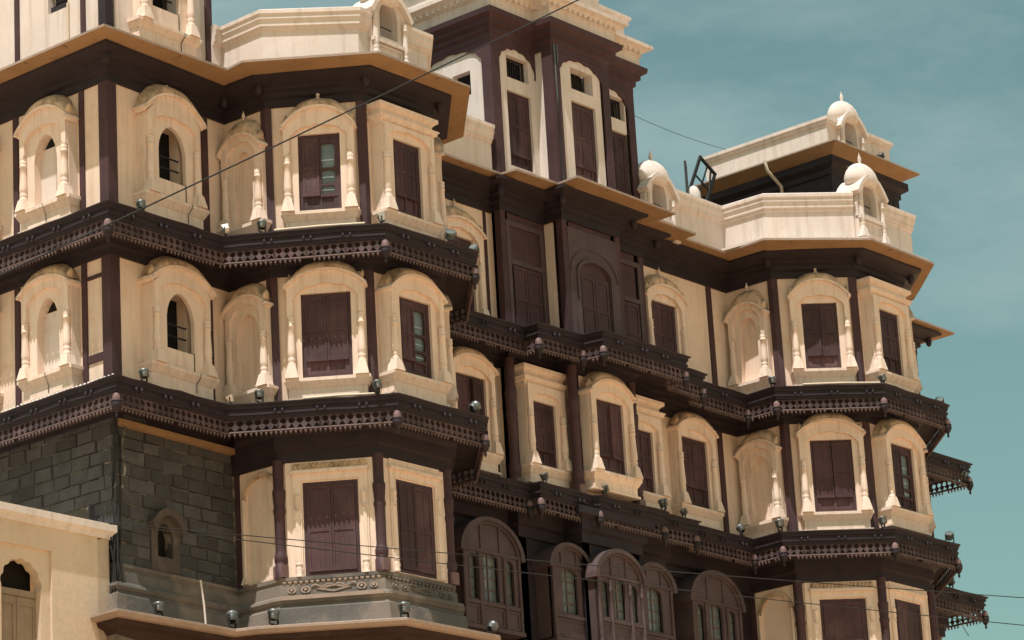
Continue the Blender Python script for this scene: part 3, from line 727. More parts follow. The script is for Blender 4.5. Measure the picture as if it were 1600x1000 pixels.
place('L1', jharokha(.68, 1.48, .62, .80, 1.72, 2.12, 2.42, .24, 'board', '', 0, drop=.42), fm('L', 8.82, 25.15))
place('L2', jharokha(.66, 1.55, .62, .78, 1.78, 2.05, 2.34, .24, 'board', '', 0, drop=.46), fm('L', 8.82, 21.55))
place('L1', None, fm('L', 6.4, 25.15)); place('L2', None, fm('L', 6.4, 21.55))
# ---- windows of the centre
place('C1', jharokha(1.0, 1.9, .66, .82, 2.05, 2.36, 2.66, .14, 'rect', 'closed', .22, sill=False), fm('BR', 1.02, 24.62))
place('C1', None, fm('BL', 2.55, 24.62), (0, .25))
place('C2', jharokha(1.0, 1.72, .66, .80, 1.92, 2.22, 2.45, .22, 'rect', 'closed', 0, drop=.40, low=.28), fm('BR', 1.72, 21.50))
place('C2', None, fm('BL', 2.62, 21.50), (1, .2))
place('C3', jharokha(.78, 1.52, .58, .66, 1.92, 2.1, 2.3, .26, 'rect', 'closed', 0, flat=True, drop=.40, low=.24), fm('ML', .86, 21.38))
place('C3', None, fm('MR', .80, 21.38), (0, .12))
place('C4', jharokha(.97, 1.72, .70, .84, 1.90, 2.24, 2.5, .26, 'rect', 'closed', 0, drop=.42, low=.22), fm('FR', 1.02, 21.40), (1, .10))
# timber bays of the lowest storey
place('W3', wood_jharokha(1.95, 2.42, 3, .48), fm('BL', 2.62, 17.40)); place('W3', None, fm('BR', 1.74, 17.40))
place('W3b', wood_jharokha(1.66, 2.15, 3, .24), fm('FR', .94, 17.40))
place('W1', wood_jharokha(1.34, 2.15, 1, .44), fm('ML', 1.18, 17.40)); place('W1', None, fm('MR', .58, 17.40))
# panelled timber of the upper middle storey
def wood_panel(w, h, arched):
    def fn():
        res = []; s = MB()
        s.plate(rect(-w/2, w/2, 0, h), [rect(-w/2+.12, w/2-.12, .1, h*.62), rect(-w/2+.12, w/2-.12, h*.66, h-.12)] if not arched else [roundarch(w*.62, .1, h*.62, 12, k=.55)], 0, .05)
        res.append(('panelling', s, 'bay_wood'))
        d = MB(); iw = w-.24 if not arched else w*.62; hh = h*.62
        for a, b in ((-iw/2+.06, -.01), (.01, iw/2-.06)):
            d.box(a, b, 0, .035, .14, hh-.03); d.plate(rect(a, b, .14, hh-.03), [rect(a+.07, b-.07, .24, hh*.5), rect(a+.07, b-.07, hh*.5+.08, hh-.12)], .03, .052)
        res.append(('shutter', d, 'maroon_wood'))
        if arched:
            m_ = MB(); n = 16
            def ar(r, k, z): return [(r*math.cos(math.pi*(1-i/n)), z+r*k*math.sin(math.pi*i/n)) for i in range(n+1)]
            m_.band(ar(w*.37, .60, hh), ar(w*.32, .56, hh), .04, .10); m_.band(ar(w*.49, .74, hh), ar(w*.465, .74, hh), .04, .075)
            for sx in (-1, 1): m_.box(min(sx*w*.32, sx*w*.37), max(sx*w*.32, sx*w*.37), .04, .09, .1, hh)
            res.append(('arch_moulding', m_, 'bay_wood'))
        return res
    return fn
place('WPm', wood_panel(1.32, 2.75, False), fm('ML', .80, 24.5)); place('WPm', None, fm('MR', .82, 24.5)); place('WPf', wood_panel(1.8, 2.8, True), fm('FR', 1.03, 24.5))

# ---- dark stone walls of the lowest storey on the left
def chamfer_block(seed):
    rnd = random.Random(seed); m_ = MB(); c = .03
    vs = [(0, 0, 0), (1, 0, 0), (1, 0, 1), (0, 0, 1)]
    f = [(c, -1, c*1.6), (1-c, -1, c*1.6), (1-c, -1, 1-c*1.6), (c, -1, 1-c*1.6)]
    f = [(x+rnd.uniform(-.012, .012), y-rnd.uniform(0, .25), z+rnd.uniform(-.03, .03)) for x, y, z in f]
    m_.add(vs+f, [(0, 1, 5, 4), (1, 2, 6, 5), (2, 3, 7, 6), (3, 0, 4, 7), (4, 5, 6, 7)])
    me = m_.mesh('block'); me.materials.append(MAT['black_stone']); return me
BLK = [chamfer_block(i) for i in range(8)]
def stone_wall(face, s0, s1, z0, z1, hole=None):
    w = MB(); Ln = flen(*FD[face])
    w.plate(rect(0, Ln, 0, z1-z0), [hole] if hole else [], -.25, 0)
    base = part('stone_wall', w, 'mortar', palace, fm(face, 0, z0))
    z = 0.0; row = 0
    while z < z1-z0-.08:
        h = random.uniform(.23, .29); h = min(h, z1-z0-z); s = s0-(random.uniform(0, .5))
        while s < s1:
            wd = random.uniform(.42, .74); a, b = max(s, s0), min(s+wd, s1)
            if s1-b < .2: b = s1
            s = b
            if b-a < .08: continue
            if hole:
                hx0 = min(p[0] for p in hole)-.12; hx1 = max(p[0] for p in hole)+.12; hz0 = min(p[1] for p in hole)-.1; hz1 = max(p[1] for p in hole)+.1
                if b > hx0 and a < hx1 and z+h > hz0 and z < hz1:
                    for aa, bb in ((a, hx0), (hx1, b)):
                        if bb-aa > .1:
                            o = link('block', random.choice(BLK), None, base); o.location = (aa+.006, 0, z+.006); o.scale = (bb-aa-.012, .022, h-.012)
                    continue
            o = link('block', random.choice(BLK), None, base); o.location = (a+.006, 0, z+.006); o.scale = (b-a-.014, random.uniform(.018, .050), h-.014)
        z += h; row += 1
    return base
NH = ogee(.56, .36, .80, 1.10, 6, 1.34)
stone_wall('F1', .0, 3.40, 17.3, 20.42, NH)
stone_wall('L', 5.6, 10.41, 16.0, 20.42, rect(9.12, 9.55, 1.85, 2.35))
o = MB(); o.box(0, 3.36, -.05, .16, 0, .12); part('timber_plate', o, 'tan_soffit', palace, fm('F1', .0, 20.14))
def stone_niche():
    res = []; s = MB(); s.plate(rect(-.40, .40, .06, 1.2), [ogee(.44, .36, .78, 1.06, 6)], .0, .05); res.append(('niche', s, 'brown_stone'))
    h = MB(); h.band(arc(.50, 1.0, 1.34, 14, 2.0), arc(.40, .86, 1.20, 14, 2.0), 0, .20); res.append(('hood', h, 'brown_stone'))
    p = MB(); p.plate([(-.36, 1.28), (.30, 1.28), (.34, 1.42), (.22, 1.60), (.20, 1.92), (-.12, 1.92), (-.16, 1.66), (-.40, 1.58)], [], 0, .024); res.append(('patch', p, 'brown_stone'))
    b = MB(); b.box(-.4, .4, -.24, -.22, .2, 1.2); res.append(('dark_backing', b, 'interior_dark'))
    return res
place('SN', stone_niche, fm('F1', 1.34, 17.3))
m_ = MB(); m_.box(0, .24, -.02, .03, 0, 2.6); part('door_jamb', m_, 'dark_wood', palace, fm('L', 9.72, 17.3))

# ---- moulded stone base of the wings, ledge and corbelled band below
BASE = [BK0, A, B, C, D, E, F, G, ML0, ML1, FR0, FR1, FR2, FR3, MR1, MR0, rG, rC, rD, rE, rF, rB, rA, BK1]
m_ = MB(); sweep(m_, BASE, [(-.2, 17.34), (.12, 17.34), (.12, 17.27), (.09, 17.25), (.09, 17.20), (.13, 17.18), (.15, 16.96), (.19, 16.93), (.26, 16.90), (.28, 16.84), (.25, 16.78), (.22, 16.76), (.24, 16.70), (.30, 16.66), (.33, 16.40), (.36, 16.2), (.36, 15.5), (-.2, 15.5)])
bs = part('base_moulding', m_, 'base_stone', palace)
for fc, mt in (('O', 'pink_stone'), ('P', 'base_stone'), ('RO', 'pink_stone')):   # carved frieze; pink on the sunlit faces puts sunlight into the stone colour
    Ln = flen(*FD[fc]); f = MB(); n = 18
    for i in range(n):
        x = Ln*(i+.5)/n; f.lathe([(.003, .0), (.032, .02), (.046, .06), (.04, .075), (.004, .08)], x, .115, 17.17-17.0, 7)
    for x, w in ((Ln*.10, .09), (Ln*.24, .10), (Ln*.80, .10), (Ln*.92, .08)):
        f.band([(x+w*math.cos(a), .06+w*.75*math.sin(a)) for a in [math.pi*2*k/12 for k in range(13)]], [(x+w*.6*math.cos(a), .06+w*.45*math.sin(a)) for a in [math.pi*2*k/12 for k in range(13)]], .12, .165)
        f.lathe([(.03, -.02), (.03, .02), (.003, .03)], x, .16, .06, 6)
    f.plate([(Ln*.34, .06), (Ln*.52, -.02), (Ln*.70, .06), (Ln*.52, .14)], [[(Ln*.42, .06), (Ln*.52, .02), (Ln*.62, .06), (Ln*.52, .10)]], .12, .165)
    for k in range(2): f.tube([(Ln*(.30+.2*t+.24*k), -.16, .12+.03*math.sin(t*9)) for t in [i/10 for i in range(11)]], .014, 5)
    part('frieze', f, mt, bs, fm(fc, 0, 17.0))
    t = MB(); t.box(-.05, Ln+.05, .27, .30, -.10, -.02); part('band', t, mt, bs, fm(fc, 0, 16.94))
LEDGE = [(-15.4, 1.2), (-15.38, -1.25), (-12.25, -1.3), (-12.05, -1.7), (-10.2, -4.0), (-7.45, -4.02), (-5.3, -2.3), (-5.3, -1.5), (6, -1.5)]
m_ = MB(); sweep(m_, LEDGE, [(0, 16.15), (0, 16.195), (-.10, 16.23), (-.95, 16.35), (-.95, 16.04), (-.05, 16.08)]); ld = part('ledge', m_, 'pink_stone', palace)
m_ = MB(); sweep(m_, LEDGE, [(-.16, 16.08), (-.20, 15.98), (-.34, 15.94), (-.52, 15.74), (-.60, 15.54), (-.60, 14.2), (-.9, 14.2), (-.9, 16.08)]); part('corbel_band', m_, 'red_stone', ld)
for i in (3, 4, 5):
    a, b = LEDGE[i], LEDGE[i+1]; Ln = flen(a, b); n = int(Ln/.36)
    for k in range(n):
        q = MB(); q.lathe([(.05, 0), (.05, .08), (.035, .1), (.055, .2), (.035, .34), (.03, .6), (.05, .65), (.05, .75)], 0, 0, 0, 8)
        part('colonnette', q, 'red_stone', ld, frame(a, b, Ln*(k+.5)/n, 15.18, -.44))
# ---------------------------------------------------------------- above the main eave
def wall_slab(q0, q1, z0, z1, mat, holes=(), name='wall', th=.25):
    m_ = MB(); m_.plate(rect(0, flen(q0, q1), 0, z1-z0), [[(x, z-z0) for x, z in h] for h in holes], -th, 0)
    return part(name, m_, mat, palace, frame(q0, q1, 0, z0))
# left upper block
LB = (-11.62, -.43)
wall_slab((-14.6, 10), A, 28.1, 33.0, 'parapet_plaster', [rect(8.70, 9.30, 29.45, 30.7)]); wall_slab(A, LB, 28.1, 33.0, 'parapet_plaster', [rect(1.10, 2.0, 29.35, 30.8)]); wall_slab(LB, (-11.62, 10), 28.1, 33.0, 'parapet_plaster')
PB = [(-14.6, 10), A, LB, (-11.62, 10)]
corner_post(1, 28.1, 33.0, .17, .045, 'dark_wood', PB); corner_post(2, 28.1, 33.0, .12, .045, 'maroon_wood', PB)
for s, w in ((7.75, .065), (9.78, .065), (5.4, .065)): face_post('L', s, 28.1, 33.0, w)
place('F1A', None, fm('F1', 1.55, 28.98))
m_ = MB(); m_.box(8.68, 9.32, -.24, -.22, 0, 1.4); part('dark_backing', m_, 'interior_dark', palace, fm('L', 0, 29.4))
for k in range(4):
    m_ = MB(); m_.box(8.70, 9.30, -.14, -.08, .10+k*.34, .22+k*.34); part('louvre', m_, 'dark_wood', palace, fm('L', 0, 29.4))
m_ = MB(); m_.tube([(9.33, -.03, 0), (9.33, -.03, 1.35)], .025, 8); part('drainpipe', m_, 'pvc_pipe', palace, fm('L', 0, 28.15))
m_ = MB(); m_.add([(-14.6, -.43, 33), (-11.62, -.43, 33), (-11.62, 10, 33), (-14.6, 10, 33)], [(0, 1, 2, 3)]); part('roof_slab', m_, 'interior_dark', palace)
# parapets of the wings and the centre
PAR = [(-.25, 28.10), (.03, 28.10), (.03, 28.25), (0, 28.27), (0, 29.02), (.04, 29.04), (.04, 29.09), (.08, 29.11), (.08, 29.17), (.10, 29.23), (.12, 29.26), (.12, 29.34), (.15, 29.37), (.15, 29.45), (.08, 29.49), (-.25, 29.48)]
def parapet(poly, dz=0.0, prof=PAR):
    m_ = MB(); sweep(m_, poly, [(o, z+dz) for o, z in prof]); return part('parapet', m_, 'parapet_plaster', palace)
parapet([(-11.62, -.5), (-11.34, -.5), (-11.38, -1.74), (-10.0, -3.2), (-9.68, -3.2)])
parapet([(-8.60, -3.2), (-7.83, -3.2), (-6.35, -1.76), (-6.35, -.6), (-2.75, -.6)])
parapet([(3.81, -.72), (5.92, -.72), (5.98, -2.0), (7.60, -3.52)])
parapet([(8.72, -3.55), (10.1, -3.55), (11.65, -2.0), (11.65, -.3)])
m_ = MB(); sweep(m_, [(5.4, -1.0), (5.5, -2.2), (7.5, -3.95), (10.2, -3.95)], [(0, 28.14), (0, 28.20), (-.9, 28.24), (-.9, 28.14)]); part('parapet_ledge', m_, 'parapet_plaster', palace)
KF = kiosk()
place('K', KF, frame((-10, -3.2), (-7.8, -3.2), .86, 28.32)); place('K', None, frame((7.68, -3.55), (10.1, -3.55), .50, 28.34)); place('K', None, frame((2.75, -.72), (5.9, -.72), .52, 28.0))
# right upper block
RA, RB_ = (11.40, -.43), (14.45, -.43)
RBP = [(11.40, 6), RA, RB_, (14.45, 6)]
wall_slab((11.40, 6), RA, 28.1, 32.4, 'parapet_plaster', [rect(5.62, 6.02, 30.9, 31.55)]); wall_slab(RA, RB_, 28.1, 32.4, 'parapet_plaster'); wall_slab(RB_, (14.45, 6), 28.1, 32.4, 'parapet_plaster')
corner_post(1, 28.1, 32.2, .2, .05, 'dark_wood', RBP); corner_post(2, 28.1, 32.2, .2, .05, 'dark_wood', RBP)
for q0, q1 in ((RBP[0], RA), (RA, RB_)):
    Ln = flen(q0, q1); m_ = MB(); m_.box(.02, Ln-.02, -.05, .04, 0, 1.0); part('timber_wall', m_, 'dark_wood', palace, frame(q0, q1, 0, 31.3))
m_ = MB(); m_.box(0, 5.35, -.05, .03, 0, 3.1); part('timber_wall', m_, 'dark_wood', palace, frame(RBP[0], RA, .1, 28.2))
m_ = MB(); sweep(m_, RBP, [(0, 31.75), (.10, 31.8), (.10, 31.95), (.26, 32.05), (.26, 32.25), (-.1, 32.26), (-.1, 31.75)]); part('beam', m_, 'dark_wood', palace)
RE = [(10.78, 3.7), (10.78, -1.05), (14.75, -1.05), (14.95, 5)]
m_ = MB(); sweep(m_, RE, [(0, 32.42), (0, 32.46), (-.7, 32.52), (-.7, 32.2), (-.4, 32.22)]); ev2 = part('eave', m_, 'tan_soffit', palace)
m_ = MB(); sweep(m_, RE, [(.012, 32.435), (.012, 32.475), (-.05, 32.48), (-.05, 32.435)]); part('eave_edge', m_, 'pink_stone', ev2)
for pl in ([(11.36, 3.6), (11.36, -.45), (11.86, -.45)], [(12.88, -.45), (14.3, -.45), (14.3, 5)]):
  m_ = MB(); sweep(m_, pl, [(-.22, 32.4), (0, 32.4), (0, 33.22), (.05, 33.24), (.05, 33.30), (.09, 33.33), (.09, 33.42), (-.22, 33.44)]); part('parapet', m_, 'parapet_plaster', palace)
m_ = MB(); m_.add([(11.3, 6, 32.39), (11.3, -.5, 32.39), (14.4, -.5, 32.39), (14.4, 6, 32.39)], [(0, 1, 2, 3)]); part('roof_slab', m_, 'interior_dark', palace)
place('K', None, frame((11.36, -.45), (14.4, -.45), 1.0, 32.05))
m_ = MB(); m_.tube([(10.74, 1.2, 32.5), (10.76, 1.15, 32.2), (11.1, 1.1, 31.95), (11.28, 1.1, 31.85), (11.3, 1.1, 31.0)], .045, 8); part('drainpipe', m_, 'pvc_pipe', palace)
# the tower
T = [(-2.58, 5), (-2.58, -.6), (-1.0, -.6), (-1.0, -1.13), (1.05, -1.13), (1.05, -.6), (2.68, -.6), (2.68, 5)]
ZT0, ZT1 = 28.1, 32.3
wm = [rect(.52, 1.38, 28.68, 30.57), rect(.56, 1.34, 30.9, 31.46)]
wall_slab(T[0], T[1], ZT0, ZT1, 'parapet_plaster', [rect(4.4, 4.95, 30.5, 31.1)])
wall_slab(T[1], T[2], ZT0, ZT1, 'parapet_plaster', wm)
wall_slab(T[2], T[3], ZT0, ZT1, 'parapet_plaster')
wall_slab(T[3], T[4], ZT0, ZT1, 'parapet_plaster', [rect(.66, 1.56, 28.68, 30.6), rect(.70, 1.52, 30.9, 31.45)])
wall_slab(T[4], T[5], ZT0, ZT1, 'parapet_plaster')
wall_slab(T[5], T[6], ZT0, ZT1, 'parapet_plaster', [rect(.52, 1.38, 28.68, 30.57), rect(.56, 1.34, 30.9, 31.46)])
wall_slab(T[6], T[7], ZT0, ZT1, 'parapet_plaster')
m_ = MB(); m_.box(-2.4, 2.5, -3.5, -.2, ZT0, ZT1-.1); part('core', m_, 'interior_dark', palace)
place('TW', tower_window(.86, 1.89, .78, .56, 2.22), frame(T[1], T[2], .95, 28.68)); place('TW', None, frame(T[5], T[6], .95, 28.68))
place('TF', tower_window(.90, 1.92, .82, .55, 2.22, False), frame(T[3], T[4], 1.11, 28.68))
m_ = MB(); m_.box(4.4, 4.95, -.24, -.22, 0, .6); part('dark_backing', m_, 'interior_dark', palace, frame(T[0], T[1], 0, 30.5))
for i in (1, 3, 4, 6): corner_post(i, ZT0, 32.0, .25 if i in (1, 3) else .2, .05, 'maroon_wood', T)
for a, b, s0, s1 in ((T[1], T[2], .22, 1.58), (T[3], T[4], .22, 1.90), (T[5], T[6], .0, 1.44), (T[0], T[1], 3.3, 5.38)):   # scalloped timber spandrels
    m_ = MB(); w = s1-s0; cu = cusped(w/2-.02, 31.05-30.7, 31.62-30.7, 7, .035)
    pts = [(-w/2-.04, .0), (-w/2+.0, .0)]
    up_ = [(x, z) for x, z in cu]
    m_.band([(-w/2-.06+(w+.12)*i/(len(cu)-1), 1.4) for i in range(len(cu))], up_, -.01, .045)
    part('spandrel', m_, 'maroon_wood', palace, frame(a, b, (s0+s1)/2, 30.7))
m_ = MB(); sweep(m_, T, [(-.1, 31.72), (.055, 31.72), (.055, 31.86), (.11, 31.90), (.11, 32.02), (.20, 32.06), (.20, 32.16), (.32, 32.24), (.34, 32.36), (-.1, 32.37)]); part('cornice', m_, 'maroon_wood', palace)
m_ = MB(); sweep(m_, T, [(-.2, 32.36), (.20, 32.36), (.20, 32.66), (.24, 32.68), (.24, 32.74), (.36, 32.82), (.46, 32.86), (.46, 32.95), (-.2, 32.97)]); cc = part('cornice', m_, 'parapet_plaster', palace)
m_ = MB(); sweep(m_, offset(T, -.05), [(-.2, 32.95), (.02, 32.95), (.02, 33.55), (.08, 33.6), (.16, 33.66), (.16, 33.74), (-.2, 33.76)]); part('parapet', m_, 'parapet_plaster', palace)
den = MB(); den.box(-.045, .045, 0, .10, 0, .10); den = den.mesh('dentil'); den.materials.append(MAT['parapet_plaster'])
To = offset(T, .22)
for i in range(len(To)-1):
    a, b = To[i], To[i+1]; Ln = flen(a, b); n = max(1, int(Ln/.19)); st = 0
    if i == 0: st = int(n*.55)
    if i == 6: continue
    for k in range(st, n): link('dentil', den, None, cc, frame(a, b, Ln*(k+.5)/n, 32.70))
m_ = MB(); m_.add([(-2.6, 5, 33.7), (-2.6, -.6, 33.7), (2.7, -.6, 33.7), (2.7, 5, 33.7)], [(0, 1, 2, 3)]); part('roof_slab', m_, 'interior_dark', palace)
for pts, r in (([(.06, -.07, 31.85), (.06, -.07, 31.2), (.09, -.06, 30.6), (.08, -.06, 28.4)], .022), ([(.16, -.07, 31.85), (.15, -.07, 31.35)], .02)):
    m_ = MB(); m_.tube(pts, r, 6); part('conduit', m_, 'lamp_metal', palace, frame(T[3], T[4], 0, 0))
# ---------------------------------------------------------------- small neighbouring building at the lower left
ax = empty('annex_building', (-14.86, -.5, .27))
tag(ax, 'low cream building with a scalloped arch window abutting the dark stone wall', 'building')
AXL = 12.0
def axm(s, z, d=0): return frame((-AXL, 0), (0, 0), s, z, d)
def scallop(w, z0, zs, h, n=7):
    pts = [(-w/2, z0), (w/2, z0), (w/2, zs)]
    for i in range(n):
        a0 = math.pi*i/n; a1 = math.pi*(i+1)/n; am = (a0+a1)/2
        for k in range(5):
            a = a0+(a1-a0)*(k+.5)/5; bul = .10*math.sin(math.pi*(k+.5)/5)
            r = 1+bul; pts.append((w/2*math.cos(a)*r*.98, zs+h*math.sin(a)*r))
    pts.append((-w/2, zs)); return pts
s0 = AXL-2.2
m_ = MB(); pa = [(x+s0, z) for x, z in scallop(.98, 12.6, 16.25, .52)]
m_.plate(rect(0, AXL, 0, 17.55), [[(x, z) for x, z in rect(s0-.72, s0+.72, 12.5, 17.05)]], -.3, 0); wl = part('wall', m_, 'annex_plaster', ax, axm(0, 0))
m_ = MB(); m_.plate(rect(s0-.73, s0+.73, 12.5, 17.06), [pa], -.28, -.06); part('arch_panel', m_, 'annex_plaster', ax, axm(0, 0))
m_ = MB(); m_.box(s0-.6, s0+.6, -.5, -.48, 12.5, 17.0); part('dark_backing', m_, 'interior_dark', ax, axm(0, 0))
m_ = MB(); m_.box(s0-.52, s0+.52, -.26, -.18, 16.12, 16.24); part('transom', m_, 'annex_door', ax, axm(0, 0))
for k in range(2):
    m_ = MB(); x0 = s0-.5+k*.5; m_.box(x0+.006, x0+.494, -.27, -.22, 12.5, 16.12); m_.plate(rect(x0+.006, x0+.494, 13, 16.1), [rect(x0+.09, x0+.41, 13.1, 15.95)], -.22, -.20); part('door_leaf', m_, 'annex_door', ax, axm(0, 0))
m_ = MB(); sweep(m_, [(-AXL, 0), (0, 0), (0, 7)], [(-.3, 17.5), (.03, 17.5), (.06, 17.58), (.12, 17.64), (.12, 17.78), (-.3, 17.82)]); part('coping', m_, 'parapet_plaster', ax)
m_ = MB(); m_.plate(rect(0, 7, 0, 17.55), [], -.3, 0); part('wall', m_, 'annex_plaster', ax, frame((0, 0), (0, 7), 0, 0))
m_ = MB(); m_.add([(-AXL, 0, 17.5), (0, 0, 17.5), (0, 7, 17.5), (-AXL, 7, 17.5)], [(0, 1, 2, 3)]); part('roof_slab', m_, 'annex_plaster', ax)
# cable bundle running down between the two buildings
cb = empty('cable_bundle', (-14.74, -.58, 15.6))
tag(cb, 'bundle of black cables and pipes hanging down the corner of the stone wall', 'cables')
for k, (dx, dy, z1, r) in enumerate(((0, 0, 4.6, .035), (.09, -.03, 4.3, .022), (-.07, .02, 2.4, .03), (.15, .05, 4.7, .018), (-.12, -.04, 2.2, .02))):
    m_ = MB(); pts = []
    for i in range(12):
        t = i/11; pts.append((dx+.03*math.sin(7*t+k)+.02*math.sin(17*t+2*k), dy+.02*math.cos(9*t+k), z1*t))
    m_.tube(pts, r, 6); part('cable', m_, 'cable_black', cb)
m_ = MB(); m_.tube([(.25, -.05, 4.5), (.12, -.10, 4.1), (.20, -.08, 3.6), (.08, -.12, 3.2)], .025, 6); part('torn_strip', m_, 'mortar', cb)
# ---------------------------------------------------------------- wires across the view
def wire(name, p, q, sag, r, label, mat='cable_black'):
    p, q = Vector(p), Vector(q); m_ = MB(); n = 28
    m_.tube([tuple(p.lerp(q, i/n)-p-Vector((0, 0, sag*4*(i/n)*(1-i/n)))) for i in range(n+1)], r, 5)
    o = part(name, m_, mat); o.location = p; return tag(o, label, 'wire')
wire('overhead_wire', (-15.31, -1.0, 17.93), (.65, -12.0, 16.52), .06, .010, 'upper of the two thin wires stretched across the lowest storey', 'iron')
wire('overhead_wire', (-15.31, -1.0, 17.91), (.53, -12.0, 15.91), .06, .010, 'lower of the two thin wires stretched across the lowest storey', 'iron')
wire('diagonal_cable', (-25.2, -6.0, 18.42), (4.0, -6.0, 36.1), .12, .016, 'thick dark cable slanting up across the upper left windows', 'cable_black')
wire('roof_wire', (4.2, 2.0, 33.0), (26.5, 12.6, 39.9), .25, .009, 'thin wire in the sky to the right of the tower', 'iron')
wire('stay_cord', (11.05, -2.2, 21.9), (11.45, -3.05, 20.85), .0, .010, 'short cord slanting down beside the right wing above the lower balcony', 'iron')
wire('stay_cord', (12.0, -2.2, 20.2), (14.2, -1.5, 20.4-.9), .0, .010, 'short cord slanting down below the rightmost lower balcony corner', 'iron')
# ---------------------------------------------------------------- floodlights on the balconies
def flood_kit():
    h = MB(); h.lathe([(.07, -.12), (.085, -.11), (.10, -.04), (.10, 0), (.12, .015), (.12, .07), (.112, .075)], 0, 0, 0, 14)
    for k in range(3): h.lathe([(.10, -.09+.03*k), (.112, -.085+.03*k), (.112, -.075+.03*k), (.10, -.07+.03*k)], 0, 0, 0, 14)
    l = MB(); l.lathe([(.112, .068), (.06, .074), (.001, .076)], 0, 0, 0, 14)
    b = MB()
    b.box(-.135, -.125, -.02, .02, -.20, .03); b.box(.125, .135, -.02, .02, -.20, .03); b.box(-.135, .135, -.02, .02, -.21, -.20)
    f = MB(); f.box(-.05, .05, -.05, .05, -.235, -.21)
    return [('housing', h.mesh('housing'), 'lamp_metal'), ('lens', l.mesh('lens'), 'window_glass'), ('bracket', b.mesh('bracket'), 'iron'), ('foot', f.mesh('foot'), 'iron')]
def spot_kit():
    h = MB(); h.taper(-.09, .09, -.08, .08, -.10, -.15, .15, .13, .10); h.box(-.155, .155, -.10, .14, .10, .13)
    l = MB(); l.box(-.13, .13, -.08, .12, .13, .136)
    b = MB(); b.box(-.17, -.16, -.02, .02, -.16, .05); b.box(.16, .17, -.02, .02, -.16, .05); b.box(-.17, .17, -.02, .02, -.17, -.16)
    f = MB(); f.box(-.05, .05, -.05, .05, -.20, -.17)
    return [('housing', h.mesh('housing'), 'bright_metal'), ('lens', l.mesh('lens'), 'lamp_metal'), ('bracket', b.mesh('bracket'), 'iron'), ('foot', f.mesh('foot'), 'iron')]
FK, SK = flood_kit(), spot_kit()
for n, me, mt in FK+SK: me.materials.append(MAT[mt])
def flood(x, y, z, label, kind=0, az=0.0, tilt=(0, 0), k=1.0):
    items = SK if kind else FK; k *= .84
    r = empty('floodlight', (x, y, z+(.235 if not kind else .2)*k)); r.rotation_euler = (0, 0, az); r.scale = (k, k, k)
    for n, me, mt in items:
        o = link(n, me, None, r)
        if n in ('housing', 'lens'): o.rotation_euler = (tilt[0], tilt[1], 0)
    tag(r, label, 'floodlight', 'floodlights along the ledges')
T1 = (Z1+.005); T2 = (Z2+.005)
flood(-14.42, -1.16, T1, 'drum floodlight under the pointed window on the upper balcony, nearest the left corner', 0, .3, (-.25, .1))
flood(-12.2, -1.30, T1, 'silver tilted floodlight in the inner angle of the upper left balcony', 1, .6, (-.5, .9), .8)
flood(-11.75, -1.90, T1, 'drum floodlight at the foot of the narrow niche, upper left balcony', 0, .1, (-.15, .1))
flood(-10.27, -3.86, T1, 'pale floodlight at the front corner of the upper left balcony', 1, .8, (-.3, .1), .75)
flood(-8.25, -3.95, T1, 'rounded floodlight near the right end of the upper left balcony', 0, 2.2, (-.7, -.3), 1.15)
flood(-7.25, -3.72, T1, 'floodlight seen edge-on at the far right corner of the upper left balcony', 0, 2.2, (-.9, .6))
flood(-14.60, -1.32, T2, 'drum floodlight under the second pointed window, nearest the left corner of the lower balcony', 0, .3, (-.2, .1))
flood(-12.18, -1.27, T2, 'pale disc floodlight in the inner angle of the lower left balcony', 1, .6, (-.4, -.3), .75)
flood(-11.83, -1.74, T2, 'drum floodlight below the niche column on the lower left balcony', 0, .1, (-.15, .2))
flood(-10.48, -3.72, T2, 'drum floodlight beside the dark post at the front corner of the lower left balcony', 0, .4, (-.2, -.1))
flood(-7.62, -3.82, T2, 'grey floodlight lying tilted at the right end of the lower left balcony', 0, -.5, (-.4, 1.0), 1.15)
flood(-2.38, -1.28, T2, 'drum floodlight below the first flat-topped window of the centre', 0, 1.0, (-.3, -.2))
flood(-.42, -1.42, T2, 'drum floodlight below the middle arched window of the centre', 0, 1.0, (-.35, -.3))
flood(1.70, -1.44, T2, 'drum floodlight below the right flat-topped window of the centre', 0, 1.0, (-.35, -.4), 1.1)
flood(2.62, -1.33, T2, 'half hidden floodlight at the right end of the central lower balcony', 0, 1.0, (-.5, -.3), .9)
flood(5.12, -1.12, T2, 'tilted floodlight in the inner angle of the lower right balcony', 0, .4, (-.6, .4))
flood(5.52, -1.98, T2, 'drum floodlight at the first corner of the lower right balcony', 0, .2, (-.15, .1), 1.1)
flood(7.32, -3.72, T2, 'drum floodlight at the middle corner of the lower right balcony', 0, .3, (-.2, -.1), 1.1)
flood(10.0, -3.86, T2, 'dark floodlight at the right end of the lower right balcony against the sky', 0, 1.5, (-.5, -.4), 1.1)
flood(5.62, -2.05, T1, 'boxy drum floodlight at the first corner of the upper right balcony', 0, .2, (-.1, .1))
flood(7.62, -3.90, T1, 'glossy drum floodlight at the middle corner of the upper right balcony', 0, .3, (-.3, -.2))
flood(10.55, -3.62, T1, 'dark floodlight at the right end of the upper right balcony against the sky', 0, 1.5, (-.6, -.6), 1.1)
flood(15.3, -1.15, T1-.55, 'pale floodlight hanging on the far right corner of the upper balcony', 0, .8, (-.8, .3), 1.1)
flood(14.2, -1.12, T2, 'dark floodlight on the far right stretch of the lower balcony', 0, .9, (-.4, -.4), 1.1)
flood(-14.00, -.95, 16.26, 'black floodlight on the stone ledge below the small niche', 0, .3, (-.1, .1), 1.1)
flood(-12.10, -1.05, 16.26, 'ribbed drum floodlight on the stone ledge in the inner angle', 0, .3, (-.3, .5), 1.25)
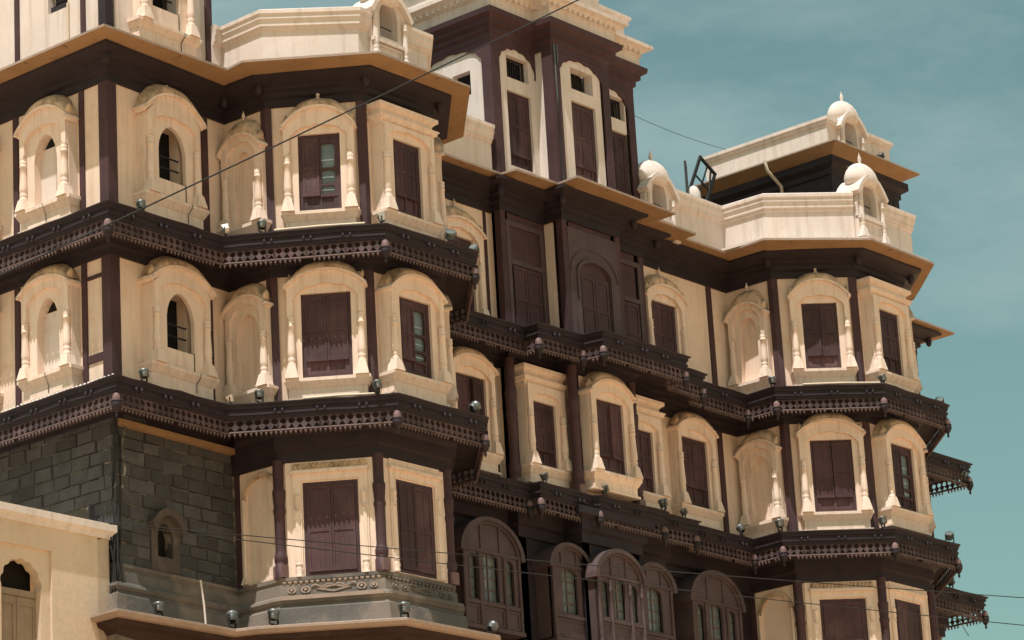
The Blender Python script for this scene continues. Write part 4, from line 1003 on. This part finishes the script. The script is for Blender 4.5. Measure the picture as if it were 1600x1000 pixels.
flood(-11.65, -1.75, 16.26, 'square dark floodlight on the stone ledge next to the ribbed drum', 0, .1, (.0, .1), 1.2)
flood(-9.98, -3.72, 16.24, 'black floodlight at the front corner of the carved stone base', 0, .2, (-.1, .0), 1.25)
flood(-7.30, -3.7, 16.24, 'grey metal floodlight at the right end of the stone ledge', 0, -.5, (-.5, .9), 1.1)
flood(13.25, -.85, 32.48, 'small black floodlight on the topmost eave beside the highest dome', 0, 1.0, (-.5, -.4))
# ---------------------------------------------------------------- open roof hatches between the tower and the right block
def hatch(x, y, z, w, h, lean, az, label):
    r = empty('roof_hatch', (x, y, z)); r.rotation_euler = (0, 0, az)
    M = Matrix.Rotation(lean, 4, 'Y')
    f = MB(); f.plate(rect(-w/2, w/2, 0, h), [rect(-w/2+.07, w/2-.07, .07, h-.07)], -.03, .03); part('frame', f, 'iron', r, M)
    for k in range(1, 3):
        b = MB(); b.box(-w/2+.05, w/2-.05, -.015, .015, h*k/3-.02, h*k/3+.02); part('bar', b, 'iron', r, M)
    b = MB(); b.box(-.02, .02, -.012, .012, .05, h-.05); part('bar', b, 'iron', r, M)
    s = MB(); s.tube([(w*.9, 0, 0), (w*.25+math.sin(lean)*h*.9, 0, math.cos(lean)*h*.9)], .03, 6); part('prop', s, 'iron', r)
    tag(r, label, 'roof hatch', 'open hatches on the roof')
hatch(6.95, 1.0, 29.9, .75, 1.95, .50, 0.0, 'leaning dark metal frame on the roof next to the top parapet')
hatch(6.35, .6, 29.7, .4, 1.5, .10, .6, 'narrow dark upright frame on the roof just right of the small dome')
m_ = MB(); m_.lathe([(.17, 0), (.17, .6), (.19, .8), (.17, 1.0), (.11, 1.12), (.01, 1.18)], 0, 0, 0, 14); o = part('roof_vent', m_, 'parapet_plaster'); o.location = (6.55, .55, 30.0-.6)
tag(o, 'cream rounded vent on the roof behind the small dome', 'vent')
# thin conduits lying on the balcony edges
for i, (a, b, z, lb) in enumerate((((-11.6, -2.1), (-10.5, -3.6), Z1+.05, 'pale pipe lying along the upper left balcony edge'), ((6.1, -2.6), (7.5, -3.9), Z1+.05, 'pale pipe lying along the upper right balcony edge'), ((-11.3, -2.45), (-10.4, -3.6), Z2+.04, 'pale pipe lying along the lower left balcony edge'))):
    m_ = MB(); d = Vector((*b, z))-Vector((*a, z)); m_.tube([(0, 0, 0), tuple(d*.5+Vector((0, 0, .015))), tuple(d)], .028, 6)
    o = part('pipe', m_, 'pvc_pipe'); o.location = (*a, z); tag(o, lb, 'pipe')
m_ = MB(); m_.tube([(0, 0, 0), (.03, -.05, -.5), (.05, -.08, -1.1)], .022, 6); o = part('pipe', m_, 'parapet_plaster'); o.location = (-12.75, -.85, 17.2); tag(o, 'short white pipe hanging below the small niche on the dark stone', 'pipe')
